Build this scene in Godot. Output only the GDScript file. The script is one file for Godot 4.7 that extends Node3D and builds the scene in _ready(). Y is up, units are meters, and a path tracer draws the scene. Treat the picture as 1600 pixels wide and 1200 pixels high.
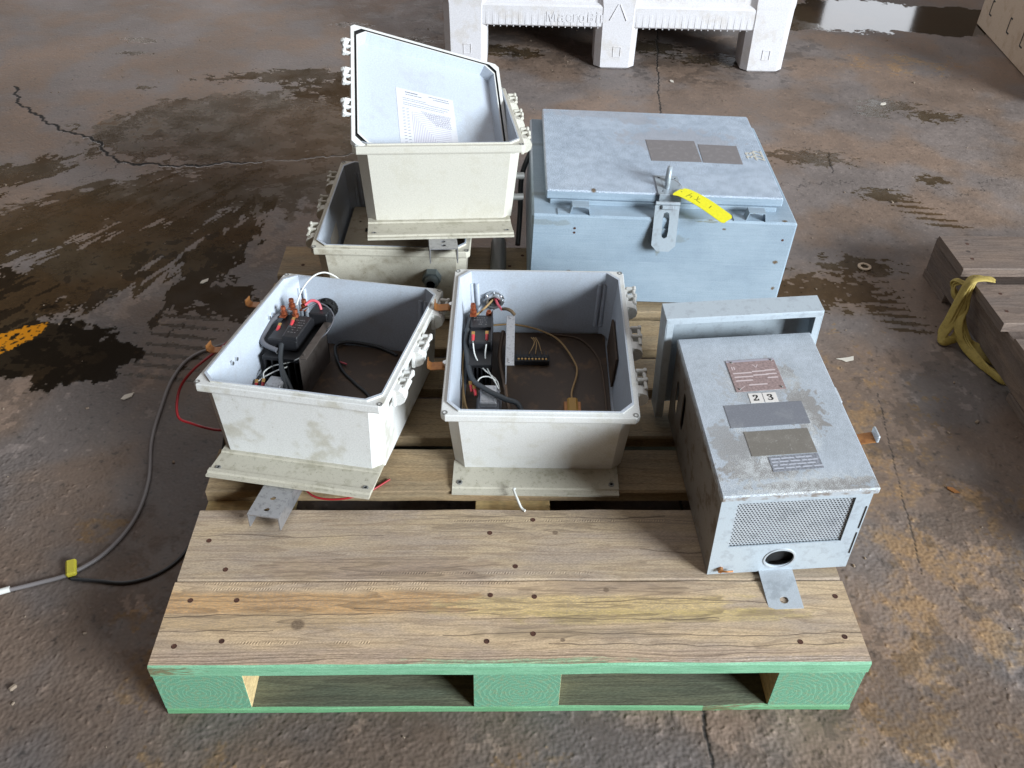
extends Node3D

# ---------------------------------------------------------------- mesh collector
class G:
	var v := PackedVector3Array()
	var n := PackedVector3Array()
	var t := PackedVector2Array()
	var T := Transform3D.IDENTITY

	func put(p: Vector3, q: Vector3, uv: Vector2) -> void:
		v.append(T * p)
		n.append((T.basis * q).normalized())
		t.append(uv)

	func uv_of(p: Vector3, q: Vector3) -> Vector2:
		var a := q.abs()
		if a.y >= a.x and a.y >= a.z:
			return Vector2(p.x, p.z)
		if a.x >= a.z:
			return Vector2(p.z, -p.y)
		return Vector2(p.x, -p.y)

	# flat convex polygon, turned to face hint
	func face(pts: Array, hint: Vector3) -> void:
		var q := Vector3.ZERO
		for i in pts.size():
			var a: Vector3 = pts[i]
			var b: Vector3 = pts[(i + 1) % pts.size()]
			q += a.cross(b)
		if q.length() < 1e-14:
			return
		q = q.normalized()
		var flip := q.dot(hint) < 0.0
		if flip:
			q = -q
		if T.basis.determinant() < 0.0:
			flip = not flip
		for i in range(1, pts.size() - 1):
			var a: Vector3 = pts[0]
			var b: Vector3 = pts[i]
			var c: Vector3 = pts[i + 1]
			if not flip:
				var k := b
				b = c
				c = k
			put(a, q, uv_of(a, q))
			put(b, q, uv_of(b, q))
			put(c, q, uv_of(c, q))

	# quad with its own normals, for smooth shapes
	func quad_n(p: Array, q: Array) -> void:
		var m: Vector3 = (p[1] - p[0]).cross(p[2] - p[0])
		var order := [0, 2, 1, 0, 3, 2]
		if (m.dot(q[0] + q[1] + q[2]) < 0.0) != (T.basis.determinant() < 0.0):
			order = [0, 1, 2, 0, 2, 3]
		for i in order:
			put(p[i], q[i], Vector2(p[i].x + p[i].z, p[i].y))

	func box(c: Vector3, s: Vector3, b := 0.001, basis := Basis.IDENTITY) -> void:
		var h := s * 0.5
		b = minf(b, minf(h.x, minf(h.y, h.z)) * 0.6)
		var keep := T
		T = T * Transform3D(basis, c)
		for ax in 3:
			for sg in [-1.0, 1.0]:
				var u := (ax + 1) % 3
				var w := (ax + 2) % 3
				var pts := []
				for k in [[-1, -1], [1, -1], [1, 1], [-1, 1]]:
					var p := Vector3.ZERO
					p[ax] = h[ax] * sg
					p[u] = (h[u] - b) * k[0]
					p[w] = (h[w] - b) * k[1]
					pts.append(p)
				var hint := Vector3.ZERO
				hint[ax] = sg
				face(pts, hint)
		if b > 0.0:
			for ax in 3:
				var u := (ax + 1) % 3
				var w := (ax + 2) % 3
				for su in [-1.0, 1.0]:
					for sw in [-1.0, 1.0]:
						var pts := []
						for k in [[-1, 0], [1, 0], [1, 1], [-1, 1]]:
							var p := Vector3.ZERO
							p[ax] = (h[ax] - b) * k[0]
							p[u] = (h[u] - (b if k[1] == 1 else 0.0)) * su
							p[w] = (h[w] - (b if k[1] == 0 else 0.0)) * sw
							pts.append(p)
						var hint := Vector3.ZERO
						hint[u] = su
						hint[w] = sw
						face(pts, hint)
			for sx in [-1.0, 1.0]:
				for sy in [-1.0, 1.0]:
					for sz in [-1.0, 1.0]:
						face([Vector3(h.x * sx, (h.y - b) * sy, (h.z - b) * sz), Vector3((h.x - b) * sx, h.y * sy, (h.z - b) * sz), Vector3((h.x - b) * sx, (h.y - b) * sy, h.z * sz)], Vector3(sx, sy, sz))
		T = keep

	func cyl(a: Vector3, b: Vector3, r: float, r2 := -1.0, seg := 14, caps := true) -> void:
		if r2 < 0.0:
			r2 = r
		var d := (b - a).normalized()
		var e := (Vector3.RIGHT if absf(d.x) < 0.8 else Vector3.UP).cross(d).normalized()
		var f := d.cross(e)
		var c0 := []
		var c1 := []
		for i in seg:
			var w := TAU * i / seg
			var o := e * cos(w) + f * sin(w)
			var w2 := TAU * (i + 1) / seg
			var o2 := e * cos(w2) + f * sin(w2)
			var sl := d * (r - r2) / maxf((b - a).length(), 1e-6)
			quad_n([a + o * r, a + o2 * r, b + o2 * r2, b + o * r2], [(o + sl).normalized(), (o2 + sl).normalized(), (o2 + sl).normalized(), (o + sl).normalized()])
			c0.append(a + o * r)
			c1.append(b + o * r2)
		if caps:
			if r > 0.0:
				face(c0, -d)
			if r2 > 0.0:
				face(c1, d)

	# round bar along a smoothed path
	func tube(path: Array, r: float, seg := 8, steps := 6, flat := 1.0) -> void:
		var p: Array[Vector3] = []
		for i in path.size() - 1:
			var a: Vector3 = path[maxi(i - 1, 0)]
			var b: Vector3 = path[i]
			var c: Vector3 = path[i + 1]
			var d: Vector3 = path[mini(i + 2, path.size() - 1)]
			for k in steps:
				p.append(b.cubic_interpolate(c, a, d, float(k) / steps))
		p.append(path[path.size() - 1])
		var e := Vector3.ZERO
		var last := []
		var lastn := []
		for i in p.size():
			var d := (p[mini(i + 1, p.size() - 1)] - p[maxi(i - 1, 0)]).normalized()
			if e == Vector3.ZERO:
				e = (Vector3.UP if absf(d.y) < 0.9 else Vector3.RIGHT).cross(d).normalized()
			e = (e - d * e.dot(d)).normalized()
			var f := d.cross(e)
			var ring := []
			var rn := []
			for k in seg:
				var w := TAU * k / seg
				ring.append(p[i] + (e * cos(w) + f * sin(w) * flat) * r)
				rn.append((e * cos(w) * flat + f * sin(w)).normalized())
			if i > 0:
				for k in seg:
					var k2 := (k + 1) % seg
					quad_n([last[k], last[k2], ring[k2], ring[k]], [lastn[k], lastn[k2], rn[k2], rn[k]])
			if i == 0:
				face(ring, -d)
			if i == p.size() - 1:
				face(ring, d)
			last = ring
			lastn = rn

	# turned shape: profile of (radius, height), smooth
	func lathe(prof: Array, seg := 20) -> void:
		for j in prof.size() - 1:
			var a: Vector2 = prof[j]
			var b: Vector2 = prof[j + 1]
			var m := Vector2(b.y - a.y, a.x - b.x).normalized()
			for i in seg:
				var w := TAU * i / seg
				var w2 := TAU * (i + 1) / seg
				var o := Vector3(cos(w), 0, sin(w))
				var o2 := Vector3(cos(w2), 0, sin(w2))
				quad_n([o * a.x + Vector3.UP * a.y, o2 * a.x + Vector3.UP * a.y, o2 * b.x + Vector3.UP * b.y, o * b.x + Vector3.UP * b.y],
					[o * m.x + Vector3.UP * m.y, o2 * m.x + Vector3.UP * m.y, o2 * m.x + Vector3.UP * m.y, o * m.x + Vector3.UP * m.y])

	# strip between two rings of the same size; how: 1 faces out, -1 faces in, 2 up, -2 down
	func band(a: Array, b: Array, how: int) -> void:
		var mid := Vector3.ZERO
		for p in a:
			mid += p
		mid /= a.size()
		for i in a.size():
			var k := (i + 1) % a.size()
			var c: Vector3 = (a[i] + a[k] + b[i] + b[k]) * 0.25
			var hint := Vector3(c.x - mid.x, 0, c.z - mid.z) * signf(how)
			if absi(how) == 2:
				hint = Vector3.UP * signf(how)
			face([a[i], a[k], b[k], b[i]], hint)

	# polygon in the (x, y) plane of T, thick along z
	func prism(poly: PackedVector2Array, z0: float, z1: float) -> void:
		var idx := Geometry2D.triangulate_polygon(poly)
		for i in range(0, idx.size(), 3):
			for z in [z0, z1]:
				var pts := []
				for k in 3:
					pts.append(Vector3(poly[idx[i + k]].x, poly[idx[i + k]].y, z))
				face(pts, Vector3(0, 0, 1.0 if (z == z1) == (z1 > z0) else -1.0))
		var cw := -1.0 if Geometry2D.is_polygon_clockwise(poly) else 1.0
		for i in poly.size():
			var a := poly[i]
			var b := poly[(i + 1) % poly.size()]
			var o := Vector3(b.y - a.y, a.x - b.x, 0) * cw
			face([Vector3(a.x, a.y, z0), Vector3(b.x, b.y, z0), Vector3(b.x, b.y, z1), Vector3(a.x, a.y, z1)], o)

	# plate in the (x, y) plane of T with holes [cx, cy, rx, ry, sides], front face at z = 0, back at -th
	func plate(r: Rect2, holes: Array, th: float, rim := true) -> void:
		if rim:
			var p := [Vector2(r.position.x, r.position.y), Vector2(r.end.x, r.position.y), r.end, Vector2(r.position.x, r.end.y)]
			for i in 4:
				var a: Vector2 = p[i]
				var b: Vector2 = p[(i + 1) % 4]
				var o := (a + b) * 0.5 - r.get_center()
				face([Vector3(a.x, a.y, 0), Vector3(b.x, b.y, 0), Vector3(b.x, b.y, -th), Vector3(a.x, a.y, -th)], Vector3(o.x, o.y, 0))
		if holes.is_empty():
			for z in [0.0, -th]:
				face([Vector3(r.position.x, r.position.y, z), Vector3(r.end.x, r.position.y, z), Vector3(r.end.x, r.end.y, z), Vector3(r.position.x, r.end.y, z)], Vector3(0, 0, 1 if z == 0.0 else -1))
			return
		var h: Array = holes[0]
		var m := 0.0006
		var x0: float = h[0] - h[2] - m
		var x1: float = h[0] + h[2] + m
		var y0: float = h[1] - h[3] - m
		var y1: float = h[1] + h[3] + m
		var parts := [Rect2(r.position.x, r.position.y, x0 - r.position.x, r.size.y), Rect2(x1, r.position.y, r.end.x - x1, r.size.y), Rect2(x0, r.position.y, x1 - x0, y0 - r.position.y), Rect2(x0, y1, x1 - x0, r.end.y - y1)]
		for q in parts:
			if q.size.x > 1e-5 and q.size.y > 1e-5:
				plate(q, holes.slice(1).filter(func(o): return q.has_point(Vector2(o[0], o[1]))), th, false)
		var sides: int = h[4]
		var oblong: float = h[5] if h.size() > 5 else 0.0
		for i in sides:
			var c := []
			for k in [i, i + 1]:
				var w: float = TAU * k / sides
				var d := Vector2(cos(w), sin(w))
				var p := Vector2(h[0] + h[2] * d.x, h[1] + h[3] * d.y)
				if oblong > 0.0:
					p = Vector2(h[0] + h[2] * signf(d.x) * pow(absf(d.x), oblong), h[1] + h[3] * signf(d.y) * pow(absf(d.y), oblong))
				var s := minf((h[2] + m) / maxf(absf(d.x), 1e-6), (h[3] + m) / maxf(absf(d.y), 1e-6))
				c.append(p)
				c.append(Vector2(h[0], h[1]) + d * s)
			for z in [0.0, -th]:
				face([Vector3(c[0].x, c[0].y, z), Vector3(c[1].x, c[1].y, z), Vector3(c[3].x, c[3].y, z), Vector3(c[2].x, c[2].y, z)], Vector3(0, 0, 1 if z == 0.0 else -1))
			var o2: Vector2 = Vector2(h[0], h[1]) - (c[0] + c[2]) * 0.5
			face([Vector3(c[0].x, c[0].y, 0), Vector3(c[2].x, c[2].y, 0), Vector3(c[2].x, c[2].y, -th), Vector3(c[0].x, c[0].y, -th)], Vector3(o2.x, o2.y, 0))
			# corners of the cell that the rays from the middle skip
			if not is_equal_approx(c[1].x, c[3].x) and not is_equal_approx(c[1].y, c[3].y):
				var k := Vector2(x1 if (c[1].x + c[3].x) * 0.5 > h[0] else x0, y1 if (c[1].y + c[3].y) * 0.5 > h[1] else y0)
				for z in [0.0, -th]:
					face([Vector3(c[1].x, c[1].y, z), Vector3(k.x, k.y, z), Vector3(c[3].x, c[3].y, z)], Vector3(0, 0, 1 if z == 0.0 else -1))

	func arrays() -> Array:
		var a := []
		a.resize(Mesh.ARRAY_MAX)
		a[Mesh.ARRAY_VERTEX] = v
		a[Mesh.ARRAY_NORMAL] = n
		a[Mesh.ARRAY_TEX_UV] = t
		return a

# ---------------------------------------------------------------- nodes
var used := {}

func numbered(called: String) -> String:
	var k: int = used.get(called, -1) + 1
	used[called] = k
	return called if k == 0 else "%s_%03d" % [called, k]

func mesh_of(layers: Array) -> ArrayMesh:
	var m := ArrayMesh.new()
	for l in layers:
		if l[0].v.size():
			m.add_surface_from_arrays(Mesh.PRIMITIVE_TRIANGLES, l[0].arrays())
			m.surface_set_material(m.get_surface_count() - 1, l[1])
	return m

# one named mesh: g with material m (or several [g, m] layers)
func obj(called: String, g, m: Material, parent: Node = null) -> MeshInstance3D:
	var o := MeshInstance3D.new()
	o.mesh = mesh_of(g if g is Array else [[g, m]])
	if parent == null:
		o.name = numbered(called)
		add_child(o)
	else:
		o.name = called
		parent.add_child(o, true)
	return o

func thing(called: String, label: String, category: String, pos := Vector3.ZERO, turn := Vector3.ZERO, group := "") -> Node3D:
	var o := Node3D.new()
	o.name = numbered(called)
	add_child(o)
	o.position = pos
	o.rotation = turn
	tag(o, label, category, group)
	return o

func tag(o: Node, label: String, category: String, group := "", kind := "") -> void:
	if label:
		o.set_meta("label", label)
	if category:
		o.set_meta("category", category)
	if group:
		o.set_meta("group", group)
	if kind:
		o.set_meta("kind", kind)

# ---------------------------------------------------------------- materials
var M := {}

func lin(r: float, g: float, b: float) -> Color:
	return Color(r, g, b).linear_to_srgb()

func mat(c: Color, rough := 0.6, metal := 0.0, spec := 0.5) -> StandardMaterial3D:
	var m := StandardMaterial3D.new()
	m.albedo_color = c
	m.roughness = rough
	m.metallic = metal
	m.metallic_specular = spec
	return m

func noise(freq: float, sd: int, oct := 4, type := FastNoiseLite.TYPE_SIMPLEX_SMOOTH) -> FastNoiseLite:
	var f := FastNoiseLite.new()
	f.seed = sd
	f.frequency = freq
	f.noise_type = type
	f.fractal_octaves = oct
	f.fractal_type = FastNoiseLite.FRACTAL_FBM if oct > 1 else FastNoiseLite.FRACTAL_NONE
	return f

func field(w: int, h: int, freq: float, sd: int, oct := 4, type := FastNoiseLite.TYPE_SIMPLEX_SMOOTH, seamless := false) -> PackedByteArray:
	var f := noise(freq, sd, oct, type)
	var im := f.get_seamless_image(w, h) if seamless else f.get_image(w, h)
	im.convert(Image.FORMAT_L8)
	return im.get_data()

func tex(w: int, h: int, rgb: PackedByteArray, fmt := Image.FORMAT_RGB8) -> ImageTexture:
	return ImageTexture.create_from_image(Image.create_from_data(w, h, false, fmt, rgb))

func put3(d: PackedByteArray, k: int, c: Color) -> void:
	d[k] = int(clampf(c.r, 0, 1) * 255.0)
	d[k + 1] = int(clampf(c.g, 0, 1) * 255.0)
	d[k + 2] = int(clampf(c.b, 0, 1) * 255.0)

# a tiling surface of one colour with blotches and specks of other colours; relief in the height map
func grimy(base: Color, blot: Color, speck: Color, amount: float, specks: float, sd: int, size := 512, f1 := 0.012, f2 := 0.05) -> Array:
	var a := field(size, size, f1, sd, 5, FastNoiseLite.TYPE_SIMPLEX_SMOOTH, true)
	var b := field(size, size, f2, sd + 1, 4, FastNoiseLite.TYPE_SIMPLEX_SMOOTH, true)
	var c := field(size, size, 0.25, sd + 2, 2, FastNoiseLite.TYPE_SIMPLEX_SMOOTH, true)
	var out := PackedByteArray()
	out.resize(size * size * 3)
	var hgt := PackedByteArray()
	hgt.resize(size * size)
	for i in size * size:
		var x := a[i] / 255.0
		var y := b[i] / 255.0
		var z := c[i] / 255.0
		var k := smoothstep(0.5, 0.8, x * 0.7 + y * 0.3) * amount
		var col := base.lerp(blot, k)
		col = col.lerp(speck, smoothstep(0.72, 0.8, y * 0.35 + z * 0.65) * specks)
		put3(out, i * 3, col * (0.94 + 0.12 * z))
		hgt[i] = int(clampf(x * 0.3 + y * 0.4 + z * 0.3, 0, 1) * 255.0)
	return [tex(size, size, out), tex(size, size, hgt, Image.FORMAT_L8)]

func tri(t: Array, scale: float, rough: float, metal := 0.0, bump := 0.0, world := false) -> StandardMaterial3D:
	var m := mat(Color.WHITE, rough, metal)
	m.albedo_texture = t[0]
	m.uv1_triplanar = true
	m.uv1_world_triplanar = world
	m.uv1_scale = Vector3.ONE * scale
	if bump > 0.0:
		m.heightmap_enabled = true
		m.heightmap_texture = t[1]
		m.heightmap_scale = bump
	return m

func uvmat(t: ImageTexture, size: Vector2, offset: Vector2, rough: float, metal := 0.0, h: ImageTexture = null, bump := 0.0) -> StandardMaterial3D:
	var m := mat(Color.WHITE, rough, metal)
	m.albedo_texture = t
	m.uv1_scale = Vector3(1.0 / size.x, 1.0 / size.y, 1)
	m.uv1_offset = Vector3(offset.x, offset.y, 0)
	if h and bump > 0.0:
		m.heightmap_enabled = true
		m.heightmap_texture = h
		m.heightmap_scale = bump
	return m

# weathered timber: w pixels along the grain, h across; streaks [v centre, v half width, u from, u to, colour, strength]; knots [u, v, radius in pixels]
func wood(w: int, h: int, sd: int, pale: Color, dark: Color, grey: Color, streaks: Array, knots: Array, lines := 9.0, greyness := 0.5, contrast := 0.3, edge := 2.0, saw := [], splits := []) -> Array:
	var big := noise(1.0, sd, 3)
	var ring := noise(1.0, sd + 1, 2)
	var fib := noise(1.0, sd + 2, 2)
	var out := PackedByteArray()
	out.resize(w * h * 3)
	var hgt := PackedByteArray()
	hgt.resize(w * h)
	var sc := 290.0 / h
	for y in h:
		var v := float(y) / h
		for x in w:
			var px := x * sc
			var py := y * sc
			var dy := 0.0
			var kn := 0.0
			for k in knots:
				var ax: float = (x - k[0] * w) / (k[2] * 2.2)
				var ay: float = (y - k[1] * h) / k[2]
				var q := ax * ax + ay * ay
				if q < 16.0:
					var e := exp(-q * 0.55)
					dy += e * signf(ay) * (1.0 - exp(-absf(ay) * 2.0)) * 26.0
					var r2 := (ax * ax * 4.0 + ay * ay)
					kn = maxf(kn, smoothstep(0.75, 0.2, r2))
			var wob := big.get_noise_2d(px * 0.0022, py * 0.006) * 34.0
			var s := (py + wob + dy * sc) / 290.0 * lines + ring.get_noise_2d(px * 0.001, py * 0.02) * 1.6 + maxf(0.0, v - edge) * 26.0
			var fr := s - floorf(s)
			var late := smoothstep(0.35, 0.92, fr) * smoothstep(1.0, 0.93, fr)
			var f := fib.get_noise_2d(px * 0.02, py * 0.55)
			var f2 := fib.get_noise_2d(px * 0.09 + 500.0, py * 0.9)
			var g := clampf(greyness + big.get_noise_2d(px * 0.003 + 90.0, py * 0.012) * 0.9, 0.0, 1.0)
			var ct := contrast + smoothstep(edge, edge + 0.06, v) * 0.35
			var c := pale.lerp(grey, g).lerp(dark, late * ct + clampf(f * contrast, 0.0, 0.3))
			for k in streaks:
				var q: float = 1.0 - absf(v - k[0] + f * 0.01 + wob * 0.0012) / k[1]
				if q > 0.0:
					var u := float(x) / w + big.get_noise_2d(px * 0.01 + 300.0, py * 0.03) * 0.08
					var e := smoothstep(0.0, 0.5, q) * smoothstep(k[2], k[2] + 0.07, u) * smoothstep(k[3], k[3] - 0.07, u)
					c = c.lerp(k[4] * (1.0 - late * 0.25 + f * 0.15), e * k[5] * clampf(0.75 + f2 * 0.8, 0.0, 1.0))
			c = c * (1.0 + f * 0.13 + f2 * 0.15)
			for k in splits:
				var q := absf(v - k[0] - wob * 0.0016 - big.get_noise_2d(px * 0.005, k[0] * 90.0) * 0.02) * h
				if q < 1.6 and x > k[1] * w and x < k[2] * w:
					c = c.lerp(dark * 0.6, (1.0 - q / 1.6) * 0.75)
			c = c.lerp(dark * 0.8, kn * 0.6 * (1.0 + f2))
			var sw := 0.0
			for k in saw:
				if absf(v - k[0]) < 0.022 and x > k[1] * w and x < k[2] * w:
					sw = sin(px * 0.75 + py * 0.3) * smoothstep(0.022, 0.008, absf(v - k[0])) * clampf(0.5 + big.get_noise_2d(px * 0.02, 7.0) * 2.0, 0.0, 1.0)
			c = c * (1.0 + sw * 0.14)
			var i := y * w + x
			put3(out, i * 3, c)
			hgt[i] = int(clampf(0.6 + f * 0.22 + f2 * 0.12 + late * 0.12 - kn * 0.1 + sw * 0.3, 0.0, 1.0) * 255.0)
	return [tex(w, h, out), tex(w, h, hgt, Image.FORMAT_L8)]

# sawn end of a bearer, painted green, the rings still showing
func end_grain(w: int, h: int, sd: int, c0: Vector2) -> Array:
	var nz := noise(1.0, sd, 3)
	var out := PackedByteArray()
	out.resize(w * h * 3)
	var hgt := PackedByteArray()
	hgt.resize(w * h)
	for y in h:
		for x in w:
			var a := nz.get_noise_2d(x * 0.02, y * 0.02)
			var d := Vector2(x, y) - c0
			d.y *= 1.25
			var r := d.length() + a * 9.0
			var s := pow(r, 0.86) / 7.0
			var fr := s - floorf(s)
			var late := smoothstep(0.5, 0.9, fr) * smoothstep(1.0, 0.9, fr)
			var b := nz.get_noise_2d(x * 0.3, y * 0.3)
			var e := nz.get_noise_2d(x * 0.05 + 70.0, y * 0.05)
			var c := Color(0.37, 0.56, 0.45).lerp(Color(0.46, 0.65, 0.53), late * 0.75)
			c = c.lerp(Color(0.5, 0.55, 0.42), clampf(e * 1.2, 0.0, 0.5)) * (1.0 + b * 0.16)
			put3(out, (y * w + x) * 3, c)
			hgt[y * w + x] = int(clampf(0.5 + late * 0.2 + b * 0.3, 0, 1) * 255.0)
	return [tex(w, h, out), tex(w, h, hgt, Image.FORMAT_L8)]

# ---------------------------------------------------------------- the stained workshop floor
const FX0 := -2.4
const FZ0 := -3.6
const FW := 5.0
const FD := 4.2

func blob(mask: PackedFloat32Array, w: int, h: int, nz: FastNoiseLite, cx: float, cz: float, rx: float, rz: float, rot: float, rough: float, streak := 1.0, power := 1.0, fine := 18.0) -> void:
	var px := w / FW
	var pz := h / FD
	var R := maxf(rx, rz) * 1.6
	for y in range(maxi(0, int((cz - R - FZ0) * pz)), mini(h, int((cz + R - FZ0) * pz))):
		for x in range(maxi(0, int((cx - R - FX0) * px)), mini(w, int((cx + R - FX0) * px))):
			var d := (Vector2(x / px + FX0, y / pz + FZ0) - Vector2(cx, cz)).rotated(-rot)
			var q := 1.0 - Vector2(d.x / rx, d.y / rz).length()
			if q < -0.6:
				continue
			var e := q + nz.get_noise_2d(d.x * fine / streak + cx * 50.0, d.y * fine + cz * 50.0) * rough + nz.get_noise_2d(d.x * fine * 4.0 / streak, d.y * fine * 4.0 + 40.0) * rough * 0.45
			var k := smoothstep(0.0, 0.055, e) * power
			var i := y * w + x
			mask[i] = maxf(mask[i], k)

func scratch(mask: PackedFloat32Array, w: int, h: int, pts: Array, width: float, nz: FastNoiseLite, jag: float, power := 1.0) -> void:
	var px := w / FW
	var pz := h / FD
	for i in pts.size() - 1:
		var a: Vector2 = pts[i]
		var b: Vector2 = pts[i + 1]
		var steps := int(a.distance_to(b) * px * 1.5) + 1
		for s in steps:
			var p := a.lerp(b, float(s) / steps)
			var o := (b - a).normalized().orthogonal()
			p += o * nz.get_noise_2d(p.x * 9.0, p.y * 9.0) * jag + o * nz.get_noise_2d(p.x * 45.0, p.y * 45.0) * jag * 0.4
			var r := width * (0.6 + 0.9 * absf(nz.get_noise_2d(p.x * 14.0 + 9.0, p.y * 14.0)))
			var x := (p.x - FX0) * px
			var y := (p.y - FZ0) * pz
			for yy in range(int(y - r * pz - 1), int(y + r * pz + 2)):
				for xx in range(int(x - r * px - 1), int(x + r * px + 2)):
					if xx >= 0 and yy >= 0 and xx < w and yy < h:
						var q := 1.0 - Vector2((xx - x) / px, (yy - y) / pz).length() / r
						if q > 0.0:
							mask[yy * w + xx] = maxf(mask[yy * w + xx], minf(q * 2.5, 1.0) * power)

func floor_material() -> ORMMaterial3D:
	var w := 2048
	var h := 1720
	var hw := 1024
	var hh := 860
	var nz := noise(1.0, 11, 3)
	var wet := PackedFloat32Array()
	wet.resize(hw * hh)
	var pool := wet.duplicate()      # standing water
	var rust := wet.duplicate()
	var oil_and_shade := wet.duplicate()  # dark stains, plus shade painted left of the pallet and under the bin
	var bare := wet.duplicate()       # worn cement with the aggregate showing
	for p in [[-0.9, 0.1, 0.7, 0.32], [0.1, 0.2, 1.0, 0.24], [0.95, -0.05, 0.55, 0.4], [-1.0, -0.3, 0.35, 0.25]]:
		blob(bare, hw, hh, nz, p[0], p[1], p[2], p[3], 0.0, 0.8, 1.0, 1.0, 9.0)
	var paint := wet.duplicate()      # worn yellow floor line
	blob(paint, hw, hh, nz, -1.10, -0.88, 0.10, 0.035, -0.8, 0.15, 1.0, 1.0)
	# the spill behind the pallet on the left
	blob(wet, hw, hh, nz, -0.80, -2.0, 0.50, 0.27, -0.12, 0.30, 1.0, 0.8, 9.0)
	blob(wet, hw, hh, nz, -0.58, -1.75, 0.36, 0.30, 0.1, 0.4, 1.0, 0.72, 12.0)
	blob(wet, hw, hh, nz, -0.72, -2.42, 0.26, 0.06, -0.1, 0.8, 1.5, 0.95)
	blob(wet, hw, hh, nz, -0.50, -2.30, 0.22, 0.12, 0.1, 0.75, 1.2, 1.0)
	blob(wet, hw, hh, nz, -0.94, -1.55, 0.36, 0.14, -0.3, 0.6, 2.6, 0.85)
	blob(wet, hw, hh, nz, -1.16, -1.38, 0.26, 0.10, -0.85, 1.0, 5.0, 1.0)
	blob(wet, hw, hh, nz, -1.0, -1.26, 0.30, 0.10, -1.0, 1.0, 5.5, 1.0)
	blob(wet, hw, hh, nz, -0.86, -1.3, 0.22, 0.08, -1.15, 1.1, 6.0, 1.0)
	blob(wet, hw, hh, nz, -0.98, -1.12, 0.14, 0.07, -0.9, 0.6, 2.0, 1.0)
	blob(wet, hw, hh, nz, -0.72, -1.25, 0.27, 0.07, -1.4, 0.7, 3.0, 1.0)
	blob(wet, hw, hh, nz, -0.66, -1.05, 0.12, 0.07, 0.4, 0.8, 1.5, 1.0)
	blob(wet, hw, hh, nz, -1.38, -1.66, 0.20, 0.07, -0.7, 0.9, 3.0, 0.9)
	blob(wet, hw, hh, nz, -1.30, -1.40, 0.20, 0.06, -0.8, 0.9, 3.0, 0.9)
	blob(wet, hw, hh, nz, -0.80, -1.62, 0.12, 0.05, -0.6, 0.5, 2.0, 0.9)
	blob(pool, hw, hh, nz, -1.05, -0.86, 0.26, 0.12, 0.15, 0.35, 1.0, 1.0, 10.0)
	blob(pool, hw, hh, nz, -1.15, -1.06, 0.14, 0.10, 0.3, 0.6, 1.0, 1.0)
	# the puddle at the back and damp prints
	blob(pool, hw, hh, nz, 1.86, -3.1, 0.36, 0.19, 0.0, 0.12, 1.0, 1.0, 6.0)
	blob(pool, hw, hh, nz, 1.50, -3.16, 0.3, 0.22, 0.0, 0.2, 1.0, 1.0, 12.0)
	blob(wet, hw, hh, nz, 1.22, -3.1, 0.3, 0.15, 0.0, 0.5, 2.0, 0.9)
	for p in [[1.31, -2.22, 0.09, 0.05], [1.44, -2.13, 0.08, 0.045], [1.24, -2.16, 0.05, 0.04], [0.92, -1.82, 0.12, 0.05], [0.9, -1.21, 0.09, 0.045], [0.76, -1.1, 0.16, 0.07], [1.08, -1.58, 0.06, 0.03], [1.26, -1.68, 0.04, 0.03], [-0.02, -2.7, 0.12, 0.05], [0.1, -2.66, 0.06, 0.04], [0.55, -2.75, 0.14, 0.07], [0.8, -2.62, 0.14, 0.06], [-1.35, -2.75, 0.06, 0.025], [-1.34, -2.62, 0.05, 0.02], [-0.58, -2.95, 0.07, 0.03], [-0.35, -2.8, 0.08, 0.03], [-1.05, -2.2, 0.03, 0.02], [-1.2, -2.3, 0.03, 0.015]]:
		blob(wet, hw, hh, nz, p[0], p[1], p[2], p[3], 0.1, 1.0, 1.6, 0.85, 30.0)
	for k in 7:                       # tyre treads pressed in wet
		for r in [[1.08, -1.62, 0.02, 0.034, 0.06], [-0.72, -0.98, 0.0, 0.036, 0.08], [0.86, -1.12, 0.012, 0.03, 0.06]]:
			blob(wet, hw, hh, nz, r[0] + r[2] * k, r[1] + r[3] * k, r[4], 0.008, 0.15, 0.5, 1.0, 0.8, 60.0)
	# rust and ochre dirt
	for p in [[0.66, -0.55, 0.16, 0.30, 0.2], [0.78, -0.18, 0.2, 0.2, 0.4], [0.64, -0.24, 0.1, 0.16, 0.1], [0.84, -0.42, 0.16, 0.05, 0.1], [0.66, -0.06, 0.1, 0.06, 0.5], [0.9, -0.05, 0.12, 0.05, 0.0], [-0.72, -0.36, 0.05, 0.03, 0.8], [-0.6, -0.17, 0.03, 0.02, 0.0], [-0.55, -0.07, 0.05, 0.05, 0.0], [-0.5, -0.3, 0.05, 0.03, 0.0], [-0.56, -0.66, 0.03, 0.02, 0.0], [-1.15, -1.98, 0.09, 0.08, 0.0], [0.05, 0.1, 0.1, 0.03, 0.0], [-0.45, 0.08, 0.08, 0.03, 0.0], [0.6, 0.03, 0.09, 0.05, 0.0], [0.55, -0.9, 0.1, 0.12, 0.0], [1.5, -2.6, 0.2, 0.1, 0.0]]:
		blob(rust, hw, hh, nz, p[0], p[1], p[2], p[3], p[4], 0.95, 1.0, 0.8, 26.0)
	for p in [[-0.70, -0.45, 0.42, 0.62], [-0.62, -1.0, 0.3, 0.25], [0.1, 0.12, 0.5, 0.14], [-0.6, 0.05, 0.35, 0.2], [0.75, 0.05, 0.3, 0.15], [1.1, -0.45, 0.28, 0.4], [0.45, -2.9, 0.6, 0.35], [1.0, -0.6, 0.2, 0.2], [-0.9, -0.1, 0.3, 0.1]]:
		blob(oil_and_shade, hw, hh, nz, p[0], p[1], p[2], p[3], 0.3, 1.0, 1.0, 0.6, 8.0)  # soft dark patches, some of them painted shade beside and below things
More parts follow.
